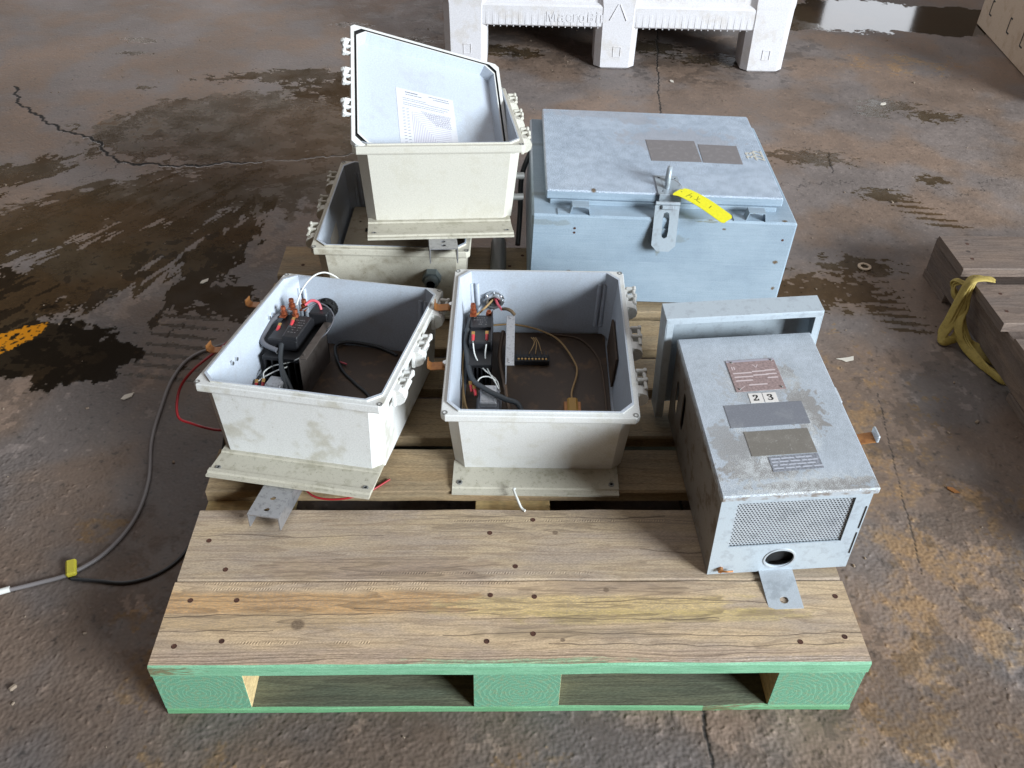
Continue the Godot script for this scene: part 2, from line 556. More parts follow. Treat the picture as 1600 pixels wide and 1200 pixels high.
	var crack := PackedFloat32Array()
	crack.resize(w * h)
	scratch(crack, w, h, [Vector2(-1.64, -2.3), Vector2(-1.56, -2.14), Vector2(-1.42, -2.0), Vector2(-1.3, -1.92), Vector2(-1.2, -1.86), Vector2(-1.12, -1.74), Vector2(-0.97, -1.73), Vector2(-0.75, -1.75)], 0.006, nz, 0.022)
	scratch(crack, w, h, [Vector2(-0.75, -1.75), Vector2(-0.4, -1.82)], 0.0025, nz, 0.02, 0.7)
	scratch(crack, w, h, [Vector2(-1.12, -1.74), Vector2(-1.2, -1.62)], 0.002, nz, 0.03, 0.6)
	scratch(crack, w, h, [Vector2(0.262, 0.3), Vector2(0.30, -0.3), Vector2(0.40, -1.2), Vector2(0.57, -2.5), Vector2(0.7, -3.5)], 0.0035, nz, 0.008, 0.85)
	scratch(crack, w, h, [Vector2(0.76, -1.62), Vector2(1.0, -1.66), Vector2(1.3, -1.6), Vector2(1.6, -1.72)], 0.0018, nz, 0.06, 0.6)
	scratch(crack, w, h, [Vector2(0.98, -1.72), Vector2(1.0, -1.86)], 0.003, nz, 0.01, 0.6)
	scratch(crack, w, h, [Vector2(0.70, -0.25), Vector2(0.74, -0.5), Vector2(0.78, -0.72)], 0.0016, nz, 0.003, 0.6)
	var a := field(w, h, 0.0035, 21, 5)
	var b := field(w, h, 0.02, 22, 4)
	var c := field(w, h, 0.11, 23, 3)
	var d := field(w, h, 0.33, 24, 1)
	var e := field(w, h, 0.006, 25, 4)
	var col := PackedByteArray()
	col.resize(w * h * 3)
	var orm := PackedByteArray()
	orm.resize(w * h * 3)
	var hgt := PackedByteArray()
	hgt.resize(w * h)
	for y in h:
		for x in w:
			var i := y * w + x
			var j := (y >> 1) * hw + (x >> 1)
			var front := bare[j]
			var n1 := a[i] / 255.0
			var n2 := b[i] / 255.0
			var n3 := c[i] / 255.0
			var n4 := d[i] / 255.0
			var n5 := e[i] / 255.0
			var r := 0.445 + (n1 - 0.5) * 0.10 + (n2 - 0.5) * 0.07 + (n3 - 0.5) * 0.055 + (n4 - 0.5) * 0.035
			var gr := smoothstep(0.35, 0.7, n5)
			var R := r * (1.05 - gr * 0.04)
			var Gn := r * (0.885 + gr * 0.035)
			var B := r * (0.765 + gr * 0.11)
			var ru := rust[j] * smoothstep(0.42, 0.68, n2 * 0.65 + n3 * 0.35)
			var sp := smoothstep(0.74, 0.80, n3 * 0.6 + n4 * 0.4)
			R = lerpf(R, 0.60 + (n4 - 0.5) * 0.2, ru * 0.42)
			Gn = lerpf(Gn, 0.43 + (n4 - 0.5) * 0.16, ru * 0.42)
			B = lerpf(B, 0.20 + (n4 - 0.5) * 0.08, ru * 0.42)
			var pit := smoothstep(0.24, 0.14, n3) * 0.25
			var we := wet[j]
			var po := pool[j]
			var dark := 1.0 - we * 0.40 - po * 0.66 * (1.0 - we) - oil_and_shade[j] * (0.20 + n2 * 0.16)
			dark *= 1.0 - crack[i] * 0.75 - pit
			dark *= 1.0 + sp * 0.14
			var tint := maxf(we, po)
			var pa := paint[j] * smoothstep(0.3, 0.42, n3)
			R = lerpf(R, 0.85, pa)
			Gn = lerpf(Gn, 0.60, pa)
			B = lerpf(B, 0.16, pa)
			dark = lerpf(dark, 0.95, pa)
			put3(col, i * 3, Color(R * dark, Gn * dark * (1.0 - tint * 0.09), B * dark * (1.0 - tint * 0.30)))
			orm[i * 3] = 255
			var ro := 0.60 + (n2 - 0.5) * 0.25 + (n3 - 0.5) * 0.2 + front * 0.18
			ro = lerpf(ro, 0.15 + (n2 - 0.5) * 0.12, we * 0.95)
			ro = lerpf(ro, 0.07, po)
			ro = lerpf(ro, 0.9, maxf(crack[i], ru * 0.7))
			orm[i * 3 + 1] = int(clampf(ro, 0.04, 1.0) * 255.0)
			orm[i * 3 + 2] = 0
			var hi := 0.55 + (n2 - 0.5) * 0.35 + ((n3 - 0.5) * 0.40 + (n4 - 0.5) * 0.45) * (0.40 + front * 0.45) + smoothstep(0.72, 0.86, n3) * 0.4 * front
			hi = lerpf(hi, 0.5, maxf(po * 0.97, we * 0.86))
			hgt[i] = int(clampf(hi - crack[i] * 0.4, 0, 1) * 255.0)
	var m := ORMMaterial3D.new()
	m.albedo_texture = tex(w, h, col)
	m.orm_texture = tex(w, h, orm)
	m.heightmap_enabled = true
	m.heightmap_texture = tex(w, h, hgt, Image.FORMAT_L8)
	m.heightmap_scale = 0.32
	m.uv1_scale = Vector3(1.0 / FW, 1.0 / FD, 1)
	m.uv1_offset = Vector3(-FX0 / FW, -FZ0 / FD, 0)
	return m

# ---------------------------------------------------------------- timber
func board(size: Vector3, sd: int, front: StandardMaterial3D, wood_m: StandardMaterial3D, base_uv: Vector2) -> Array:
	var g := G.new()
	var f := G.new()
	var rg := RandomNumberGenerator.new()
	rg.seed = sd
	# slightly worn edges: several slices along the length
	var cuts := 14
	var h := size * 0.5
	var rings := []
	for k in cuts + 1:
		var x := -h.x + size.x * k / cuts
		var b := 0.0016 + rg.randf() * 0.0022
		var e := rg.randf_range(-1, 1) * 0.0008
		rings.append([Vector3(x, h.y, h.z - b + e), Vector3(x, h.y - b, h.z + e), Vector3(x, -h.y + 0.001, h.z + e), Vector3(x, -h.y, h.z - 0.001), Vector3(x, -h.y, -h.z), Vector3(x, h.y - b, -h.z - e), Vector3(x, h.y, -h.z + b - e)])
	var hints := [Vector3(0, 1, 1), Vector3.BACK, Vector3(0, -1, 1), Vector3.DOWN, Vector3.FORWARD, Vector3(0, 1, -1), Vector3.UP]
	for k in cuts:
		for i in 7:
			var j := (i + 1) % 7
			var dst := f if front and (i == 0 or i == 1 or i == 2) else g
			dst.face([rings[k][i], rings[k][j], rings[k + 1][j], rings[k + 1][i]], hints[i])
	g.face(rings[0], Vector3.LEFT)
	g.face(rings[cuts], Vector3.RIGHT)
	# texture runs along x on every side
	for i in g.t.size():
		var p := g.v[i]
		var q := g.n[i].abs()
		if q.x > 0.7:
			g.t[i] = Vector2(p.z * 0.2, p.y) + base_uv
		else:
			g.t[i] = Vector2(p.x, p.z if q.y > 0.7 else p.y + 0.03) + base_uv
	for i in f.t.size():
		f.t[i] = Vector2(f.v[i].x, f.v[i].y)
	return [[g, wood_m], [f, front]] if front else [[g, wood_m]]

func nail(parent: Node, p: Vector3) -> void:
	var g := G.new()
	g.T = Transform3D(Basis.IDENTITY, p)
	g.cyl(Vector3(0, -0.004, 0), Vector3(0, 0.0002, 0), 0.0034, 0.0032, 10)
	g.lathe([Vector2(0.0042, 0.0002), Vector2(0.0034, 0.0006), Vector2(0.0030, 0.0)], 10)
	obj("nail_head", g, M.nail, parent)

func pallet() -> void:
	var p := thing("timber_pallet", "low weathered timber pallet with green painted front edge carrying the electrical boxes", "pallet", Vector3.ZERO)
	var top := 0.1215
	var th := 0.0235
	var rows := [[0.0, -0.1436, 0], [-0.1442, -0.2866, 1], [-0.325, -0.426, 2], [-0.455, -0.56, 3], [-0.588, -0.681, 4], [-0.711, -0.808, 5], [-0.838, -0.94, 6], [-0.97, -1.09, 7]]
	for r in rows:
		var d: float = r[0] - r[1]
		var front: StandardMaterial3D = M.green if r[2] == 0 else null
		var m: StandardMaterial3D = M.board0 if r[2] == 0 else M.board1 if r[2] == 1 else M.boards
		var uv := Vector2.ZERO if r[2] < 2 else Vector2(0.37 * r[2], 0.013 * r[2])
		var len := 1.0 if r[2] != 1 else 0.996
		var o := obj("deck_board", board(Vector3(len, th, d), 40 + r[2], front, m, uv), null, p)
		o.position = Vector3(0, top - th / 2, (r[0] + r[1]) / 2)
		var c := o.position
		var spots := []
		if r[2] == 0:
			spots = [[-0.469, -0.109], [-0.402, -0.109], [-0.472, -0.032], [-0.408, -0.040], [-0.032, -0.117], [0.033, -0.114], [-0.037, -0.038], [0.029, -0.050], [0.481, -0.113], [0.408, -0.035], [0.474, -0.043]]
		elif r[2] == 1:
			spots = [[-0.469, -0.221], [-0.431, -0.165], [-0.033, -0.236], [0.006, -0.170], [0.036, -0.263], [0.455, -0.22]]
		else:
			for x in [-0.45, 0.01, 0.44]:
				spots.append([x, c.z + 0.02])
				spots.append([x + 0.03, c.z - 0.025])
		for s in spots:
			nail(o, Vector3(s[0], top, s[1]) - c)
	for k in 3:
		var x: float = [-0.438, 0.004, 0.438][k]
		var g := G.new()
		var f := G.new()
		var b := Vector3(0.124, 0.086, 1.088)
		g.box(Vector3.ZERO, b, 0.0012)
		for i in g.t.size():
			g.t[i] = Vector2(g.v[i].z, g.v[i].y + g.v[i].x * 0.3)
		f.box(Vector3(0, 0, b.z / 2 + 0.0005), Vector3(b.x - 0.001, b.y - 0.001, 0.001), 0.0003)
		for i in f.t.size():
			f.t[i] = Vector2(f.v[i].x / b.x + 0.5, 0.5 - f.v[i].y / b.y)
		var o := obj("bearer", [[g, M.bearer], [f, [M.end0, M.end1, M.end2][k]]], null, p)
		o.position = Vector3(x, 0.012 + 0.043, -0.546)
		o.rotation.y = [0.0, 0.004, -0.003][k]
	for r in [[0.0, -0.142], [-0.45, -0.55], [-0.96, -1.09]]:
		var o := obj("bottom_board", board(Vector3(0.996, 0.0118, r[0] - r[1]), 71, M.green_dark if r[0] == 0.0 else null, M.bottom, Vector2(r[0], 0)), null, p)
		o.position = Vector3(0, 0.0061, (r[0] + r[1]) / 2)

# ---------------------------------------------------------------- glass-fibre enclosures
func octo(hw: float, hd: float, ch: float, y: float, zc: float) -> Array:
	var a := []
	for p in [[1, -1, 0], [1, -1, 1], [-1, -1, 1], [-1, -1, 0], [-1, 1, 0], [-1, 1, 1], [1, 1, 1], [1, 1, 0]]:
		# corner points in order round the ring
		a.append(Vector3(p[0] * (hw - (ch if p[2] == 1 else 0.0)), y, zc + p[1] * (hd - (ch if p[2] == 0 else 0.0))))
	return a

func shell(par: Node3D, w: float, d: float, H: float, tp: float, outer: Material, inner: Material, hub_hole := []) -> void:
	var o := G.new()
	var n := G.new()
	var zc := -d / 2
	var hw := w / 2
	var hd := d / 2
	var lo := octo(hw - 0.007 - tp, hd - 0.007 - tp, 0.017, 0.0, zc)
	var lo2 := octo(hw - 0.0065 - tp, hd - 0.0065 - tp, 0.018, 0.004, zc)
	var up := octo(hw - 0.007, hd - 0.007, 0.020, H - 0.016, zc)
	var r0 := octo(hw - 0.001, hd - 0.001, 0.006, H - 0.0145, zc)
	var r1 := octo(hw, hd, 0.007, H - 0.012, zc)
	var r2 := octo(hw, hd, 0.007, H - 0.0015, zc)
	var r3 := octo(hw - 0.0015, hd - 0.0015, 0.0066, H, zc)
	var i0 := octo(hw - 0.0085, hd - 0.0085, 0.019, H, zc)
	var i1 := octo(hw - 0.0085, hd - 0.0085, 0.019, H + 0.0035, zc)
	var i2 := octo(hw - 0.0115, hd - 0.0115, 0.020, H + 0.0035, zc)
	var i3 := octo(hw - 0.0118, hd - 0.0118, 0.020, H - 0.004, zc)
	var i4 := octo(hw - 0.0118 - tp, hd - 0.0118 - tp, 0.017, 0.006, zc)
	o.face(lo, Vector3.DOWN)
	o.band(lo, lo2, 1)
	o.band(lo2, up, 1)
	o.band(up, r0, -2)
	o.band(r0, r1, 1)
	o.band(r1, r2, 1)
	o.band(r2, r3, 1)
	o.band(r3, i0, 2)
	o.band(i0, i1, 1)
	n.band(i1, i2, 2)
	n.band(i2, i3, -1)
	n.band(i3, i4, -1)
	n.face(i4, Vector3.UP)
	obj("shell", [[o, outer], [n, inner]], null, par)
	for sx in [-1, 1]:
		for sz in [-1, 1]:
			var g := G.new()
			g.T = Transform3D(Basis.IDENTITY, Vector3(sx * (hw - 0.0068), H, zc + sz * (hd - 0.0068)))
			g.lathe([Vector2(0.0046, -0.001), Vector2(0.0044, 0.0007), Vector2(0.0027, 0.0007), Vector2(0.0025, -0.0003)], 12)
			var k := G.new()
			k.T = g.T
			k.cyl(Vector3(0, -0.001, 0), Vector3(0, -0.0001, 0), 0.0026, -1, 12)
			obj("screw_insert", [[g, M.dull], [k, M.black]], null, par)
	for s in [[-1, 0.018], [-1, 0.029], [1, 0.020], [1, 0.030]]:
		var g := G.new()
		var x: float = s[0] * (hw - 0.012 - s[1])
		g.cyl(Vector3(x * 0.965, 0.03, -d + 0.014 + tp), Vector3(x, H - 0.022, -d + 0.0135), 0.004, -1, 10)
		obj("moulded_rib", g, inner, par)

# hinge lug: two knuckles with a pin across, over a rounded tongue
func lugs(par: Node3D, w: float, H: float, side: float, spots: Array, m: Material) -> void:
	for zc in spots:
		var g := G.new()
		g.T = Transform3D(Basis(Vector3(side, 0, 0), Vector3.UP, Vector3.BACK), Vector3(side * w / 2, H - 0.004, zc))
		g.box(Vector3(0.001, -0.016, 0), Vector3(0.006, 0.030, 0.062), 0.0015)
		for z in [-0.026, -0.004]:
			g.box(Vector3(0.009, -0.004, z), Vector3(0.015, 0.014, 0.006), 0.0016)
			g.box(Vector3(0.017, -0.001, z), Vector3(0.006, 0.011, 0.0085), 0.0018)
		g.cyl(Vector3(0.0155, -0.002, -0.026), Vector3(0.0155, -0.002, 0.016), 0.0032, -1, 10)
		var arc := PackedVector2Array([Vector2(0, 0.001), Vector2(0.009, 0.0), Vector2(0.016, -0.004), Vector2(0.0195, -0.012), Vector2(0.018, -0.021), Vector2(0.011, -0.027), Vector2(0, -0.030)])
		var keep := g.T
		g.T = g.T * Transform3D(Basis.IDENTITY, Vector3(0, 0, 0.010))
		g.prism(arc, 0.0, 0.018)
		g.T = keep
		g.box(Vector3(0.009, -0.018, -0.015), Vector3(0.012, 0.005, 0.028), 0.0015)
		obj("hinge_lug", g, m, par)

# sprung latch clip of bronze-coloured strip with its bolt
func clips(par: Node3D, w: float, H: float, side: float, spots: Array) -> void:
	for zc in spots:
		var g := G.new()
		g.T = Transform3D(Basis(Vector3(side, 0, 0), Vector3.UP, Vector3.BACK), Vector3(side * (w / 2 - 0.005), H - 0.022, zc))
		var pl := PackedVector2Array([Vector2(0.0, -0.016), Vector2(0.0, 0.004), Vector2(0.012, 0.008), Vector2(0.030, 0.006), Vector2(0.036, 0.010), Vector2(0.036, 0.020), Vector2(0.0345, 0.020), Vector2(0.0345, 0.0112), Vector2(0.030, 0.0076), Vector2(0.012, 0.0096), Vector2(-0.0012, 0.0052), Vector2(-0.0012, -0.016)])
		g.prism(pl, -0.009, 0.009)
		var b := G.new()
		b.T = g.T
		b.cyl(Vector3(0.006, 0.002, 0.0), Vector3(0.006, 0.016, 0.0), 0.0028, -1, 8)
		b.cyl(Vector3(0.006, 0.014, 0.0), Vector3(0.006, 0.0175, 0.0), 0.0048, -1, 6)
		obj("latch_clip", [[g, M.bronze], [b, M.zinc]], null, par)

func foot(par: Node3D, x0: float, x1: float, z0: float, reach: float, m: Material, steps: bool) -> void:
	var g := G.new()
	g.T = Transform3D(Basis(Vector3(0, 0, 1), Vector3.UP, Vector3(-1, 0, 0)), Vector3(0, 0, 0))
	var pl := PackedVector2Array([Vector2(z0, 0.0035), Vector2(reach - 0.012, 0.0035), Vector2(reach - 0.010, 0.001), Vector2(reach, 0.001), Vector2(reach, -0.0035), Vector2(reach - 0.003, -0.0035), Vector2(reach - 0.003, -0.001), Vector2(z0, -0.001)])
	if steps:
		pl = PackedVector2Array([Vector2(z0, 0.004), Vector2(z0 + 0.02, 0.004), Vector2(z0 + 0.022, 0.0015), Vector2(reach - 0.018, 0.0015), Vector2(reach - 0.016, 0.004), Vector2(reach - 0.008, 0.004), Vector2(reach - 0.006, 0.001), Vector2(reach, 0.001), Vector2(reach, -0.003), Vector2(z0, -0.001)])
	g.prism(pl, -x1, -x0)
	obj("mounting_foot", g, m, par)
	for x in [x0 + 0.012, x1 - 0.012]:
		var b := G.new()
		b.T = Transform3D(Basis.IDENTITY, Vector3(x, 0.0015 if steps else 0.0035, reach - 0.021))
		b.lathe([Vector2(0.005, 0.0), Vector2(0.0047, 0.0012), Vector2(0.0028, 0.0016), Vector2(0.0026, 0.0005)], 12)
		var k := G.new()
		k.T = b.T
		k.cyl(Vector3(0, 0, 0), Vector3(0, 0.0006, 0), 0.0027, -1, 10)
		obj("eyelet", [[b, M.dull], [k, M.black]], null, par)

# upturned steel channel screwed under a foot
func channel(par: Node3D, xf: Transform3D, width: float, z0: float, z1: float, hgt: float, holes: Array) -> void:
	var g := G.new()
	g.T = xf * Transform3D(Basis(Vector3.RIGHT, Vector3.FORWARD, Vector3.UP), Vector3.ZERO)
	# in this plane y runs towards -z
	var hs := []
	for z in holes:
		hs.append([0.0, -z, 0.0048, 0.0042, 14])
	g.plate(Rect2(-width / 2, -z1, width, z1 - z0), hs, 0.0022)
	g.T = xf
	for s in [-1, 1]:
		g.box(Vector3(s * (width / 2 - 0.0012), -hgt / 2 - 0.0011, (z0 + z1) / 2), Vector3(0.0024, hgt - 0.0024, z1 - z0 - 0.0004), 0.0004)
	obj("channel", g, M.galv, par)

func wire(par: Node, pts: Array, r: float, m: Material, called := "wire", steps := 6) -> MeshInstance3D:
	var g := G.new()
	var p := []
	for q in pts:
		p.append(Vector3(q[0], q[1], q[2]))
	g.tube(p, r, 8, steps)
	return obj(called, g, m, par)

# crimped spade terminal in its coloured sleeve
func crimp(par: Node, p: Vector3, dir: Vector3) -> void:
	var g := G.new()
	g.cyl(p, p + dir * 0.012, 0.0032, 0.0026, 10)
	var b := G.new()
	b.box(p - dir * 0.004, Vector3(0.006, 0.0012, 0.008), 0.0003, Basis.looking_at(dir, Vector3.UP if absf(dir.y) < 0.9 else Vector3.RIGHT))
	obj("crimp_terminal", [[g, M.red], [b, M.brass]], null, par)

func stud(par: Node, p: Vector3, hgt := 0.022) -> void:
	var g := G.new()
	g.T = Transform3D(Basis.IDENTITY, p)
	g.cyl(Vector3.ZERO, Vector3(0, hgt, 0), 0.0028, -1, 8)
	g.cyl(Vector3(0, hgt * 0.3, 0), Vector3(0, hgt * 0.55, 0), 0.0062, -1, 6)
	g.cyl(Vector3(0, hgt * 0.75, 0), Vector3(0, hgt, 0), 0.0052, 0.0046, 8)
	g.box(Vector3(0, hgt * 0.2, 0.003), Vector3(0.012, 0.002, 0.016), 0.0004)
	obj("terminal_stud", g, M.copper, par)

func hub(par: Node3D, p: Vector3, m: Material, r := 0.016, inward := 1.0) -> Node:
	var g := G.new()
	g.T = Transform3D(Basis(Vector3.RIGHT, Vector3(0, 0, inward), Vector3(0, -inward, 0)), p)
	g.lathe([Vector2(r * 1.35, 0.0), Vector2(r * 1.35, 0.003), Vector2(r * 1.15, 0.004), Vector2(r * 1.12, 0.009), Vector2(r * 0.92, 0.0105), Vector2(r * 0.72, 0.009), Vector2(r * 0.7, 0.001)], 24)
	for k in 8:
		var a := TAU * k / 8
		g.box(Vector3(cos(a) * r * 1.2, 0.0055, sin(a) * r * 1.2), Vector3(r * 0.3, 0.006, r * 0.22), 0.0006, Basis(Vector3.UP, -a))
	var k2 := G.new()
	k2.T = g.T
	k2.cyl(Vector3(0, 0.0004, 0), Vector3(0, 0.0012, 0), r * 0.71, -1, 20)
	return obj("conduit_hub", [[g, m], [k2, M.black]], null, par)

# finned black heat sink carrying a solid-state relay
func sink(par: Node3D, lo: Vector3, hi: Vector3) -> Node:
	var g := G.new()
	var n := 6
	var s := hi - lo
	g.box(Vector3((lo.x + hi.x) / 2, hi.y - 0.004, (lo.z + hi.z) / 2), Vector3(s.x, 0.008, s.z), 0.001)
	for k in n:
		g.box(Vector3(lo.x + 0.003 + (s.x - 0.006) * k / (n - 1), (lo.y + hi.y - 0.008) / 2, (lo.z + hi.z) / 2), Vector3(0.0032, s.y - 0.008, s.z), 0.0006)
	return obj("heat_sink", g, M.blacksink, par)

func small_transformer(par: Node3D, c: Vector3, s: Vector3, top: Material, body: Material) -> void:
	var g := G.new()
	g.box(c + Vector3(0, -s.y * 0.3, 0.004), Vector3(s.x * 1.3, s.y * 0.9, s.z), 0.002)
	g.box(c + Vector3(0, -s.y * 0.62, 0.004), Vector3(s.x * 1.55, s.y * 0.12, s.z * 1.1), 0.0008)
	var t := G.new()
	t.box(c + Vector3(0, s.y * 0.28, 0), Vector3(s.x, s.y * 0.36, s.z * 0.86), 0.0018)
	for k in [[-1, -1], [1, -1], [1, 1], [-1, 1]]:
		t.cyl(c + Vector3(k[0] * s.x * 0.36, s.y * 0.45, k[1] * s.z * 0.3), c + Vector3(k[0] * s.x * 0.36, s.y * 0.5, k[1] * s.z * 0.3), 0.0017, -1, 8)
	obj("power_module", [[g, body], [t, top]], null, par)

# worn white print on a relay's face
func print_bars(c: Vector3, w: float, d: float, rows: int, sd: int) -> G:
	var g := G.new()
	var rg := RandomNumberGenerator.new()
	rg.seed = sd
	for k in rows:
		var x := -w / 2
		while x < w / 2 - 0.003:
			var l := rg.randf_range(0.0012, 0.004)
			if rg.randf() > 0.3:
				g.box(c + Vector3(x + l / 2, 0.0, -d / 2 + d * (k + 0.5) / rows), Vector3(l, 0.0004, 0.0012), 0.0001)
			x += l + rg.randf_range(0.0008, 0.003)
	return g

func enclosures() -> void:
	var grp := "open electrical enclosures on the timber pallet"
	# the one in the middle
	var e := thing("electrical_enclosure", "open light grey plastic enclosure in the middle, back edge tipped up, wired inside", "enclosure", Vector3(0.0478, 0.1262, -0.3546), Vector3(0.075, -0.031, 0.0114), grp)
	var w := 0.314
	var d := 0.378
	var H := 0.145
	shell(e, w, d, H, 0.009, M.plastic, M.inside)
	lugs(e, w, H, 1.0, [-0.305, -0.195, -0.087], M.plastic)
	clips(e, w, H, -1.0, [-0.282, -0.128])
	foot(e, -0.1425, 0.1335, -0.03, 0.039, M.foot, false)
	channel(e, Transform3D(Basis.IDENTITY, Vector3(0, -0.001, 0)), 0.052, -0.42, -0.29, 0.026, [-0.40])
	var g := G.new()
	g.box(Vector3(0.0, 0.0105, -0.19), Vector3(0.262, 0.003, 0.326), 0.0006)
	obj("back_panel", g, M.dirtpanel, e)
	g = G.new()
	g.box(Vector3(0.136, 0.055, -0.25), Vector3(0.004, 0.07, 0.11), 0.001, Basis(Vector3.BACK, -0.06))
	obj("side_plate", g, M.darkpanel, e)
	var hb := hub(e, Vector3(-0.084, 0.086, -0.3625), M.zinc, 0.015)
	sink(e, Vector3(-0.128, 0.012, -0.325), Vector3(-0.084, 0.062, -0.205))
	g = G.new()
	g.box(Vector3(-0.105, 0.0705, -0.283), Vector3(0.042, 0.018, 0.075), 0.002)
	g.box(Vector3(-0.105, 0.0815, -0.300), Vector3(0.040, 0.006, 0.034), 0.001)
	g.box(Vector3(-0.0855, 0.076, -0.283), Vector3(0.002, 0.028, 0.085), 0.0005)
	obj("solid_state_relay", [[g, M.relay], [print_bars(Vector3(-0.105, 0.0847, -0.300), 0.030, 0.024, 4, 61), M.greycable]], null, e)
	stud(e, Vector3(-0.121, 0.084, -0.318), 0.026)
	stud(e, Vector3(-0.092, 0.080, -0.322), 0.010)
	crimp(e, Vector3(-0.119, 0.083, -0.262), Vector3(0, -0.3, 1).normalized())
	crimp(e, Vector3(-0.094, 0.083, -0.264), Vector3(0, -0.3, 1).normalized())
	g = G.new()
	g.box(Vector3(-0.058, 0.05, -0.243), Vector3(0.002, 0.078, 0.134), 0.0005)
	g.box(Vector3(-0.051, 0.0895, -0.243), Vector3(0.0155, 0.002, 0.134), 0.0005)
	for z in [-0.304, -0.19, -0.184]:
		g.cyl(Vector3(-0.051, 0.089, z), Vector3(-0.051, 0.0918, z), 0.0032, -1, 10)
	obj("angle_bracket", g, M.zincdull, e)
	g = G.new()
	g.box(Vector3(-0.01, 0.018, -0.268), Vector3(0.064, 0.012, 0.019), 0.001)
	for k in 10:
		g.box(Vector3(-0.0385 + k * 0.0064, 0.027, -0.272), Vector3(0.0012, 0.006, 0.017), 0.0002)
	var g2 := G.new()
	for k in 9:
		g2.cyl(Vector3(-0.0353 + k * 0.0064, 0.023, -0.263), Vector3(-0.0353 + k * 0.0064, 0.0255, -0.263), 0.0022, -1, 8)
	obj("terminal_strip", [[g, M.relay], [g2, M.brass]], null, e)
	small_transformer(e, Vector3(-0.087, 0.042, -0.137), Vector3(0.029, 0.034, 0.052), M.zincdull, M.greyplastic)
	g = G.new()
	g.box(Vector3(0.06, 0.026, -0.125), Vector3(0.030, 0.026, 0.03), 0.001)
	g2 = G.new()
	g2.box(Vector3(0.06, 0.030, -0.125), Vector3(0.018, 0.030, 0.042), 0.003)
	for x in [0.034, 0.088]:
		g.box(Vector3(x, 0.016, -0.120), Vector3(0.024, 0.005, 0.02), 0.0006)
	obj("transformer", [[g, M.bronze], [g2, M.coil]], null, e)
	wire(e, [[-0.0845, 0.03, -0.352], [-0.0444, 0.03, -0.355], [0.0023, 0.026, -0.345], [0.0414, 0.022, -0.3198], [0.0689, 0.02, -0.2628], [0.0725, 0.02, -0.2305], [0.0614, 0.02, -0.1813], [0.062, 0.026, -0.15]], 0.0018, M.tan)
	wire(e, [[-0.124, 0.082, -0.322], [-0.132, 0.072, -0.27], [-0.131, 0.062, -0.2431], [-0.119, 0.056, -0.1804], [-0.0954, 0.066, -0.142], [-0.0591, 0.062, -0.121], [-0.0355, 0.056, -0.114], [-0.0251, 0.035, -0.094], [-0.026, 0.014, -0.085]], 0.0048, M.cable, "power_cable")
	wire(e, [[-0.119, 0.079, -0.250], [-0.114, 0.066, -0.225], [-0.098, 0.052, -0.205], [-0.075, 0.04, -0.19], [-0.068, 0.03, -0.17]], 0.0013, M.white)
	wire(e, [[-0.094, 0.079, -0.252], [-0.096, 0.064, -0.228], [-0.091, 0.052, -0.205], [-0.078, 0.042, -0.185], [-0.07, 0.034, -0.172]], 0.0013, M.white)
	wire(e, [[-0.112, 0.04, -0.175], [-0.104, 0.046, -0.188], [-0.09, 0.046, -0.192], [-0.075, 0.042, -0.186]], 0.0012, M.white)
	for k in 2:
		crimp(e, Vector3(-0.119 + k * 0.007, 0.055, -0.160 + k * 0.01), Vector3(0.2, -0.5, 1).normalized())
	for k in 5:
		wire(e, [[-0.128, 0.08, -0.30], [-0.137, 0.05, -0.24 + k * 0.004], [-0.134 + k * 0.002, 0.034, -0.16 + k * 0.008], [-0.132 + k * 0.008, 0.02, -0.10], [-0.142 + k * 0.009, 0.014, -0.062 - k * 0.004]], 0.0014, M.tan)
	wire(e, [[-0.065, 0.06, -0.30], [-0.07, 0.05, -0.24], [-0.06, 0.04, -0.18], [-0.05, 0.034, -0.12], [-0.028, 0.022, -0.09]], 0.0035, M.brownwire)
	wire(e, [[-0.084, 0.088, -0.362], [-0.10, 0.08, -0.345], [-0.112, 0.078, -0.330], [-0.12, 0.082, -0.318]], 0.0022, M.tan)
	wire(e, [[-0.082, 0.09, -0.362], [-0.076, 0.087, -0.345], [-0.068, 0.088, -0.33]], 0.0026, M.pink)
	wire(e, [[-0.066, 0.088, -0.332], [-0.058, 0.094, -0.324], [-0.05, 0.094, -0.318], [-0.044, 0.09, -0.312]], 0.0032, M.tape)
	for k in 3:
		wire(e, [[-0.012 + k * 0.004, 0.03, -0.318], [-0.006 + k * 0.004, 0.028, -0.305], [-0.016 + k * 0.012, 0.026, -0.276]], 0.0009, M.tan)
	wire(e, [[0.02, 0.014, -0.345], [0.08, 0.014, -0.335], [0.115, 0.014, -0.28], [0.122, 0.014, -0.2], [0.122, 0.014, -0.1]], 0.002, M.brownwire)
	# the one on the left
	e = thing("electrical_enclosure", "open light grey plastic enclosure at left, turned askew on a steel channel, black relay inside", "enclosure", Vector3(-0.3501, 0.1525, -0.3514), Vector3(-0.0854, -0.2066, 0.0231), grp)
	shell(e, w, d, H, 0.009, M.plastic_dirty, M.inside)
	lugs(e, w, H, 1.0, [-0.318, -0.192, -0.079], M.plastic)
	clips(e, w, H, -1.0, [-0.274, -0.118])
	foot(e, -0.137, 0.139, -0.03, 0.050, M.foot, true)
	channel(e, Transform3D(Basis(Vector3.UP, 0.02), Vector3(-0.012, -0.0035, 0)), 0.052, -0.06, 0.118, 0.0265, [0.102, 0.076])
	g = G.new()
	g.box(Vector3(0.0, 0.0105, -0.19), Vector3(0.262, 0.003, 0.326), 0.0006)
	obj("back_panel", g, M.dirtpanel, e)
